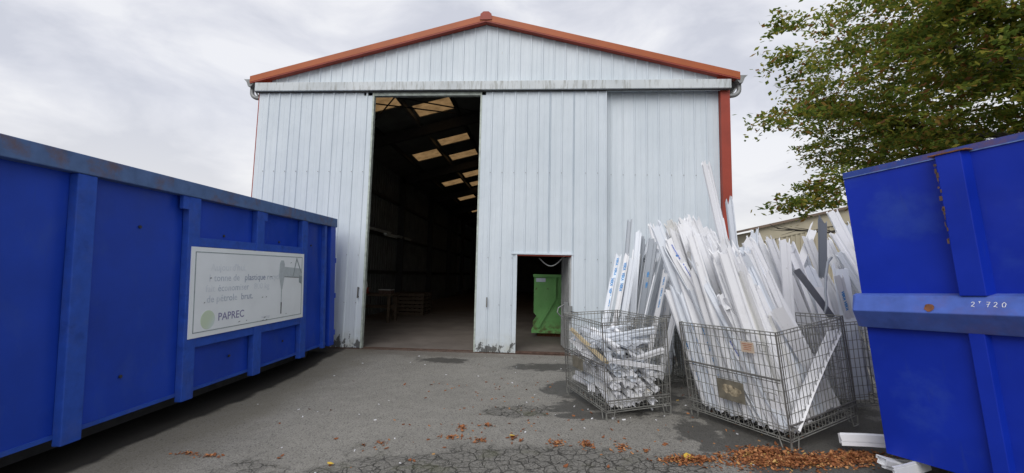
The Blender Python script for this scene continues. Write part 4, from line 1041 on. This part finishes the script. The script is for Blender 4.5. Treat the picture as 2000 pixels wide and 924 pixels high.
# -- short pieces in the low cage, lying in two layers
def in_cage1():
    for k in range(66):
        layer = k % 2
        if k < 36:  z_ = random.uniform(.16, .50)       # lower, denser
        else: z_ = random.uniform(.55, .86)
        y_ = random.uniform(.18, 1.0); x_ = random.uniform(.15, .65)
        if z_ > .6 and x_ > .5: z_ -= .1
        l = random.uniform(.4, .95)
        a = random.gauss(-92, 9) if random.random() < (.85 if k < 36 else .6) else random.gauss(175, 14)
        a = R(a); el = random.gauss(-.16, .10)
        d = Vector((math.cos(a)*math.cos(el), math.sin(a)*math.cos(el), math.sin(el)))
        # clip to cage
        p0 = Vector((x_, y_, z_))-d*l/2; p1 = Vector((x_, y_, z_))+d*l/2
        for p in (p0, p1):
            p.x = min(.765, max(.03, p.x)); p.y = min(1.11, max(.03, p.y)); p.z = min(.93, max(.15, p.z))
        if (p1-p0).length < .15: continue
        sec, ws = pick((5, 5, 3, 2, 3, 2, 2)); md = random.choices(['white_pvc', 'cool_pvc', 'grey_pvc', 'yellow_foil', 'cream_pvc'], (9, 3, .7, .5, 1))[0]
        tone = {'white_pvc': 'white', 'cool_pvc': 'bluish white', 'cream_pvc': 'off-white', 'grey_pvc': 'grey', 'yellow_foil': 'yellowed'}[md]
        lk = {'frame': 'grooved', 'sash': 'stepped', 'wide': 'broad', 'board': 'flat', 'angle': 'channel', 'tee': 'ridged', 'bead': 'thin'}[sec]
        wh = ('upper' if z_ > .52 else 'lower')+' '+('front' if y_ < .5 else 'back')+' '+('left' if x_ < .4 else 'right')
        profile(cpt(f1, *p0), cpt(f1, *p1), sec, md, random.uniform(0, 360), '%s %s offcut lying in the %s of the low wire cage' % (tone, lk, wh), 'short offcuts lying in the low wire cage', name='profile_offcut', wscale=ws*.9)
in_cage1()
def pile_fill(fr_, n, box_, name, label, mat, l0=.25, l1=.6):
    mb = MB()
    for _ in range(n):
        p = Vector([random.uniform(*b_) for b_ in box_]); a = random.gauss(R(-92), .16); el = random.gauss(-.1, .10); l = random.uniform(l0, l1)
        d = Vector((math.cos(a)*math.cos(el), math.sin(a)*math.cos(el), math.sin(el)))*l/2
        e0, e1 = p-d, p+d
        for e2 in (e0, e1): e2.x = min(.76, max(.04, e2.x)); e2.y = min(1.1, max(.04, e2.y)); e2.z = max(.15, e2.z)
        if (e1-e0).length < .12: continue
        P0, P1 = cpt(fr_, *e0), cpt(fr_, *e1); dd = (P1-P0).normalized(); aa = dd.orthogonal().normalized(); bb = dd.cross(aa)
        q0 = random.uniform(0, 6.28); ca, sa = math.cos(q0), math.sin(q0); sec = SEC[random.choice(['frame', 'sash', 'angle', 'tee', 'wide'])]
        f0 = lambda x_, y_: P0+aa*(x_*ca-y_*sa)*.85+bb*(x_*sa+y_*ca)*.85
        mb.prism(sec, f0, lambda x_, y_: f0(x_, y_)+(P1-P0))
    tag(mb.build(name, M[mat]), label, 'offcut pile', kind='stuff')
pile_fill(f1, 90, ((.12, .70), (.15, 1.0), (.16, .50)), 'offcut_pile', 'dense lower mass of white offcuts filling the low wire cage', 'white_pvc', .4, .9)
pile_fill(f1, 55, ((.12, .60), (.35, 1.05), (.50, .82)), 'offcut_pile', 'upper mass of white offcuts toward the back of the low wire cage', 'cool_pvc', .35, .7)
o = profile(cpt(f1, .04, .98, .86), cpt(f1, .06, .06, .62), 'frame', 'yellow_foil', 0, 'yellowed wood-coloured strip near the top of the low cage', name='profile_offcut', wscale=.7)
o = profile(cpt(f1, .10, .05, .64), cpt(f1, .74, .05, .50), 'wide', 'white_pvc', 0, 'long flat white strip sloping right across the low cage', name='profile_offcut', wscale=.45)
o = profile(cpt(f1, .05, 1.0, .75), cpt(f1, .04, .4, .58), 'board', 'white_pvc', 0, 'flat white offcut with blue print behind the low cage plate', name='profile_offcut', wscale=.7)
film_print(o, 'board', 'VEKA', 'print_blue', .2, .05, rep=3, step=.16)
# -- pieces on the ground and the hose
profile(at(1641, 857, 4.05), at(1800, 868, 3.85), 'wide', 'white_pvc', 10, 'white profile lying flat on the ground beside the blue container', name='profile_offcut', wscale=.85)
profile(at(1722, 902, 3.55), at(1800, 915, 3.75), 'frame', 'white_pvc', 20, 'small white offcut sticking out under the blue container corner', name='profile_offcut', wscale=1.0)
profile(at(1745, 925, 3.35), at(1815, 905, 3.6), 'board', 'white_pvc', 30, 'broad white offcut lying under the blue container', name='profile_offcut', wscale=.6)
hp_ = [at(1624, 503, 4.5), at(1617, 512, 4.45), at(1613, 540, 4.4), at(1612, 570, 4.38), at(1615, 595, 4.36), at(1611, 611, 4.36)]
tag(MB().tube(hp_, .012, 8).build('bent_hose', M['grey_pvc'], smooth=True), 'curved grey rubber seal hanging over the heap near the blue container', 'rubber seal')
print('PROFILES', PCOUNT[0])

# ------------------------------------------------------------------ fallen leaves
def leaf_mesh(pts, sizes, name, flat_=.35):
    V = []; Fc = []
    for (x_, y_, z_), s_ in zip(pts, sizes):
        a = random.uniform(0, 6.28); ca, sa = math.cos(a), math.sin(a); cu = random.uniform(.05, .4)*s_
        tz = random.uniform(-flat_, flat_)
        shp = [(-.5, 0, .1), (-.15, -.32, .0), (.3, -.22, cu/s_*.5), (.55, 0, cu/s_), (.25, .25, cu/s_*.6), (-.2, .3, .1)]
        o = len(V)
        for p, q, r_ in shp: V.append((x_+(p*ca-q*sa)*s_, y_+(p*sa+q*ca)*s_, z_+abs(r_+p*tz)*s_+.003))
        V.append((x_, y_, z_+.004)); 
        Fc += [(o+6, o+k, o+(k+1) % 6) for k in range(6)]
    me = bpy.data.meshes.new(name); me.from_pydata(V, [], Fc); me.update(); return me
def gpt(px, py):
    d = FW+RT*((px-1000)/F_PX)-UP*((py-462)/F_PX); t = 1.6/-d.z
    for _ in range(4):
        p = CAM+d*t; t = (1.6-gz(p.x, p.y))/-d.z
    return CAM+d*t
HEAPS = [  # pixel centre, pixel half extents, count, label
 (1430, 890, 110, 14, 0, ''),
]
def heap(px, py, rx, ry, n, hgt, label):
    c = gpt(px, py); ex = gpt(px+rx, py); ey = gpt(px, py-ry)
    ax = (ex-c); ay = (ey-c); pts = []; sz = []
    for _ in range(n):
        r_ = abs(random.gauss(0, .62)); a = random.uniform(0, 6.28)
        if r_ > 1.6: r_ = random.uniform(0, 1)
        p = c+ax*r_*math.cos(a)+ay*r_*math.sin(a)
        pts.append((p.x, p.y, gz(p.x, p.y)+random.uniform(0, hgt)*max(0, 1-r_))); sz.append(random.choice([random.uniform(.012, .026), random.uniform(.018, .045)]))
    o = link('leaf_heap', leaf_mesh(pts, sz, 'leaf_heap', .6), M['litter'])
    tag(o, label, 'leaf heap', kind='stuff')
heap(1345, 899, 58, 8, 560, .018, 'small heap of brown leaves between the cracks and the big leaf drift')
heap(1490, 886, 60, 12, 1000, .025, 'brown leaves drifted against the foot of the large cage')
heap(1560, 902, 150, 14, 3000, .02, 'long drift of brown leaves in front of the large cage')
heap(1665, 893, 60, 12, 1000, .025, 'brown leaves beside the corner of the right blue container')
for (px, py, rx, ry, n) in ((903, 836, 16, 7, 45), (950, 831, 16, 3, 30), (880, 855, 24, 5, 50), (938, 861, 18, 5, 45), (1003, 854, 12, 6, 28), (1088, 867, 20, 7, 60), (1148, 870, 22, 8, 70), (1215, 875, 22, 12, 60), (1262, 882, 10, 5, 18), (745, 866, 14, 6, 20), (408, 892, 22, 5, 32), (365, 886, 26, 4, 30), (710, 870, 6, 5, 10), (1100, 695, 1, 1, 0)):
    if not n: continue
    c = gpt(px, py); side_ = 'left blue container' if px < 600 else 'cracked asphalt'
    heap(px, py, rx, ry, n, .012, {903: 'clump of brown leaves, topmost left in the row on the asphalt', 950: 'thin clump of brown leaves, topmost right in the row on the asphalt', 880: 'flat brown leaf clump left in the middle row', 938: 'flat brown leaf clump right beside the middle row left one',
         1003: 'small leaf clump with one yellow leaf', 1088: 'rounded brown leaf clump at the centre of the yard', 1148: 'dense brown leaf clump right of the centre one', 1215: 'loose double trail of brown leaves nearest the cages', 1262: 'tiny dark red leaf clump near the leaf drift',
         745: 'orange leaf clump left of the cracks', 408: 'leaf clump nearest the left blue container, right part', 365: 'thin leaf trail nearest the left blue container', 710: 'few leaves left of the orange clump'}[px])
LM = [leaf_mesh([(0, 0, 0)], [1.], 'leaf') for _ in range(8)]
for q in LM: q.materials.append(M['litter'])
def one_leaf(px, py, s_, yellow=False):
    p = gpt(px, py); o = bpy.data.objects.new('fallen_leaf', random.choice(LM)); C.objects.link(o)
    o.location = (p.x, p.y, gz(p.x, p.y)+.002); o.scale = (s_, s_, s_); o.rotation_euler = (random.uniform(-.2, .2), random.uniform(-.2, .2), random.uniform(0, 6.28))
    tag(o, 'single brown fallen leaf lying on '+('the asphalt beside the left blue container' if px < 700 else 'the bare asphalt before the wire cages' if px > 1030 else 'the cracked asphalt in the near foreground' if py > 835 else 'the bare asphalt before the big doorway'), 'leaf', 'single brown leaves scattered on the asphalt')
for px, py in ((646, 802), (950, 747), (963, 727), (1050, 748), (1028, 762), (935, 712), (690, 745), (975, 761), (1069, 809), (551, 891), (545, 896), (605, 800), (790, 752), (842, 752), (1138, 821), (1116, 840), (995, 828), (1018, 862), (1022, 839), (645, 909), (755, 876), (868, 875), (1195, 840), (1178, 855), (1258, 880), (1105, 912), (1188, 913), (1300, 868), (1155, 808), (980, 740), (546, 828), (800, 900), (656, 858)):
    one_leaf(px, py, random.uniform(.035, .06))
for px, py, s_ in ((1000, 855, .09), (1344, 897, .13), (645, 910, .07)):
    p = gpt(px, py); me = leaf_mesh([(0, 0, 0)], [1.], 'yellow'); o = link('yellow_leaf', me, M['yellow_leaf']); o.location = (p.x, p.y, gz(p.x, p.y)+.02); o.scale = (s_, s_*.7, s_*.5); o.rotation_euler = (0, 0, .1)
    tag(o, {1000: 'yellow leaf on the small leaf clump in mid yard', 1344: 'bright yellow leaf on the heap before the long drift', 645: 'orange-yellow leaf at the left end of the cracks'}[px], 'leaf')
# white crumbs and grit
def scatter(n, name, mat, box_, s0, s1, label, cat):
    mb = MB()
    for _ in range(n):
        x_ = random.uniform(box_[0], box_[1]); y_ = random.uniform(box_[2], box_[3]); s_ = random.uniform(s0, s1); a = random.uniform(0, 3.14)
        mb.obox((x_, y_, gz(x_, y_)+s_*.3), ((math.cos(a), math.sin(a), .1), (-math.sin(a), math.cos(a), 0), (0, 0, 1)), (s_, s_*random.uniform(.25, .6), s_*.3))
    tag(mb.build(name, mat, fix=False), label, cat, kind='stuff')
scatter(55, 'plastic_crumbs', M['white_pvc'], (-3.9, 3, 3.2, 8.6), .004, .014, 'tiny white plastic chips scattered over the yard', 'chips')
scatter(24, 'plastic_crumbs', M['white_pvc'], (.3, 1.9, 4.5, 7.5), .006, .02, 'tiny white plastic chips around the wire cages', 'chips')
scatter(200, 'leaf_crumbs', M['litter'], (-1.6, 3, 3.3, 6.6), .005, .016, 'crumbled brown leaf bits scattered in mid yard', 'leaf bits')
scatter(260, 'pebbles', M['galv_dark'], (-3.8, 3, 2.8, 8.6), .003, .008, 'small dark grit loose on the asphalt', 'grit')

# ------------------------------------------------------------------ tree on the right
def tree(bx, by, cz, rad, hz_, nclus, label, seed):
    rs = np.random.RandomState(seed); rr = random.Random(seed)
    t = empty('broadleaf_tree', label, 'tree', (bx, by, 0))
    MB().tube([(0, 0, -.1), (.1, .05, 1.5), (.05, -.05, 3.2), (-.05, 0, 5), (0, .1, 7), (0, 0, 9.5)], .30, 10, .06).build('trunk', M['bark'], t, smooth=True)
    cen = []
    ctr = Vector((0, 0, cz))
    for k in range(17):
        a = 2*math.pi*k/17*2.4+rr.uniform(-.3, .3); z0 = 2.0+5.5*k/17; el = R(-2+46*k/17)+rr.uniform(-.1, .15); ln = rad*rr.uniform(.85, 1.05)*math.cos(el*.6)
        d = Vector((math.cos(a)*math.cos(el), math.sin(a)*math.cos(el), math.sin(el)))
        pts = [Vector((0, 0, z0))]
        for s_ in range(1, 7):
            pts.append(Vector((0, 0, z0))+d*ln*s_/6+Vector((rr.gauss(0, .12), rr.gauss(0, .12), rr.gauss(0, .08)-.03*(s_-3)**2*.3)))
        lb_ = MB().tube(pts, .11, 7, .015); sub = []
        for s_ in range(1, 7):
            for q in range(5):
                b0 = pts[s_].lerp(pts[s_-1], rr.random()); aa = a+rr.uniform(-1.3, 1.3); l2 = rr.uniform(.7, 1.9)*(1-.09*s_)
                e2 = rr.uniform(-.2, .45); b1 = b0+Vector((math.cos(aa)*math.cos(e2), math.sin(aa)*math.cos(e2), math.sin(e2)))*l2
                mid = (b0+b1)/2+Vector((0, 0, rr.uniform(-.05, .12)))
                lb_.tube([b0, mid, b1], .022, 4, .006, cap=False)
                for w_ in (b1, mid, b1+Vector((rr.gauss(0, .25), rr.gauss(0, .25), rr.gauss(0, .12)))): cen.append(w_)
        lb_.build('limb', M['bark'], t)
    # extra sprays filling the crown shell
    for _ in range(nclus):
        v = rs.normal(size=3); v /= np.linalg.norm(v); r_ = rs.uniform(.35, 1.0)**.6
        p = ctr+Vector((v[0]*rad*r_, v[1]*rad*r_, v[2]*hz_*r_))
        if p.z < 2.0+.25*math.hypot(p.x, p.y)*.6: continue
        cen.append(p)
    def keep_(c_):
        r_ = math.hypot(c_[0], c_[1]); z_ = c_[2]; lim = 3.2+(z_-3.3)*.95 if z_ < 5.4 else 5.3
        return r_ < lim+rr.gauss(0, .15)
    cen = [c_ for c_ in cen if keep_(c_)]
    for (px, py, dd) in ((1530, 402, 10.6), (1560, 396, 10.7), (1590, 385, 10.8), (1620, 372, 10.9), (1650, 360, 11), (1575, 372, 10.8), (1610, 350, 11), (1640, 400, 11), (1660, 340, 11), (1600, 395, 11.2),
                         (1497, 240, 10.4), (1520, 225, 10.5), (1545, 235, 10.6), (1510, 118, 10.4), (1535, 110, 10.5), (1560, 150, 10.6), (1530, 40, 10.5), (1548, 60, 10.6)):
        for _ in range(3): cen.append(at(px, py, dd)-Vector((bx, by, 0))+Vector((rr.gauss(0, .1), rr.gauss(0, .3), rr.gauss(0, .08))))
    cen = np.array([tuple(c_) for c_ in cen])
    # leaves: flat sprays around each centre
    n = 54; K = len(cen)
    off = rs.normal(size=(K, n, 3))*np.array([.21, .21, .05]); tilt = rs.normal(size=(K, 1, 2))*.25
    off[..., 2] += off[..., 0]*tilt[..., 0]+off[..., 1]*tilt[..., 1]-.18*(off[..., 0]**2+off[..., 1]**2)
    P = (cen[:, None, :]+off).reshape(-1, 3); m_ = len(P)
    az = rs.uniform(0, 2*np.pi, m_); pit = rs.normal(-.25, .45, m_); rol = rs.normal(0, .5, m_); s_ = rs.uniform(.045, .092, m_)
    dx = np.stack([np.cos(az)*np.cos(pit), np.sin(az)*np.cos(pit), np.sin(pit)], 1)
    sx = np.stack([-np.sin(az)*np.cos(rol), np.cos(az)*np.cos(rol), np.sin(rol)], 1)
    V = np.stack([P-dx*s_[:, None], P-sx*s_[:, None]*.55, P+dx*s_[:, None], P+sx*s_[:, None]*.55], 1).reshape(-1, 3)
    me = bpy.data.meshes.new('foliage'); me.vertices.add(len(V)); me.vertices.foreach_set('co', V.ravel().astype(np.float32))
    me.loops.add(4*m_); me.loops.foreach_set('vertex_index', np.arange(4*m_, dtype=np.int32))
    me.polygons.add(m_); me.polygons.foreach_set('loop_start', np.arange(0, 4*m_, 4, dtype=np.int32)); me.update(calc_edges=True)
    o = link('foliage', me, M['leaf'], t); o['kind'] = 'stuff'; print('leaves', m_)
tree(13.1, 11.6, 7.2, 5.9, 5.0, 2300, 'broad green tree turning brown, rising behind the right blue container', 4)

# ------------------------------------------------------------------ far building
pc = at(1465, 447, 34); pr_ = at(1640, 408, 34); sl = (pr_.z-pc.z)/(pr_.x-pc.x)
fb = empty('far_warehouse', 'distant beige corrugated building with a thin brown roof edge behind the profiles', 'building', (pc.x, 34, 0))
W_ = 26
def fz(x_): return pc.z+sl*min(x_, W_-x_)
vs = []; x_ = .3
while x_ < W_-.4:
    for dx, dy in ((0, 0), (.14, 0), (.18, .07), (.30, .07), (.34, 0)): vs.append((x_+dx, -dy))
    x_ += .36
n = len(vs); V = [(a, c, -.5) for a, c in vs]+[(a, c, fz(a)-1.15-.0*a) for a, c in vs]
MB().add(V, [(i, i+1, n+i+1, n+i) for i in range(n-1)]).build('corrugated_wall', M['beige'], fb)
MB().add([(0.2, -.10, fz(.2)-1.2), (W_/2, -.10, fz(W_/2)-1.2), (W_-.2, -.10, fz(W_-.2)-1.2), (W_-.2, -.10, fz(W_-.2)-.1), (W_/2, -.10, fz(W_/2)-.1), (.2, -.10, fz(.2)-.1)], [(0, 1, 4, 5), (1, 2, 3, 4)]).build('gable_band', M['beige'], fb)
for s_ in (0, 1):
    a, c = ((-.3, W_/2) if not s_ else (W_/2, W_+.3))
    MB().add([(a, -.4, fz(a)-.12), (c, -.4, fz(c)-.12), (c, -.4, fz(c)+.06), (a, -.4, fz(a)+.06), (a, 18, fz(a)-.12), (c, 18, fz(c)-.12), (c, 18, fz(c)+.06), (a, 18, fz(a)+.06)], [(0, 1, 2, 3), (4, 7, 6, 5), (0, 4, 5, 1), (3, 2, 6, 7), (0, 3, 7, 4), (1, 5, 6, 2)]).build('roof', M['beige_dark'], fb)
MB().box(.25, .35, 0, 18, -.5, pc.z-.2).build('side_wall', M['beige'], fb)
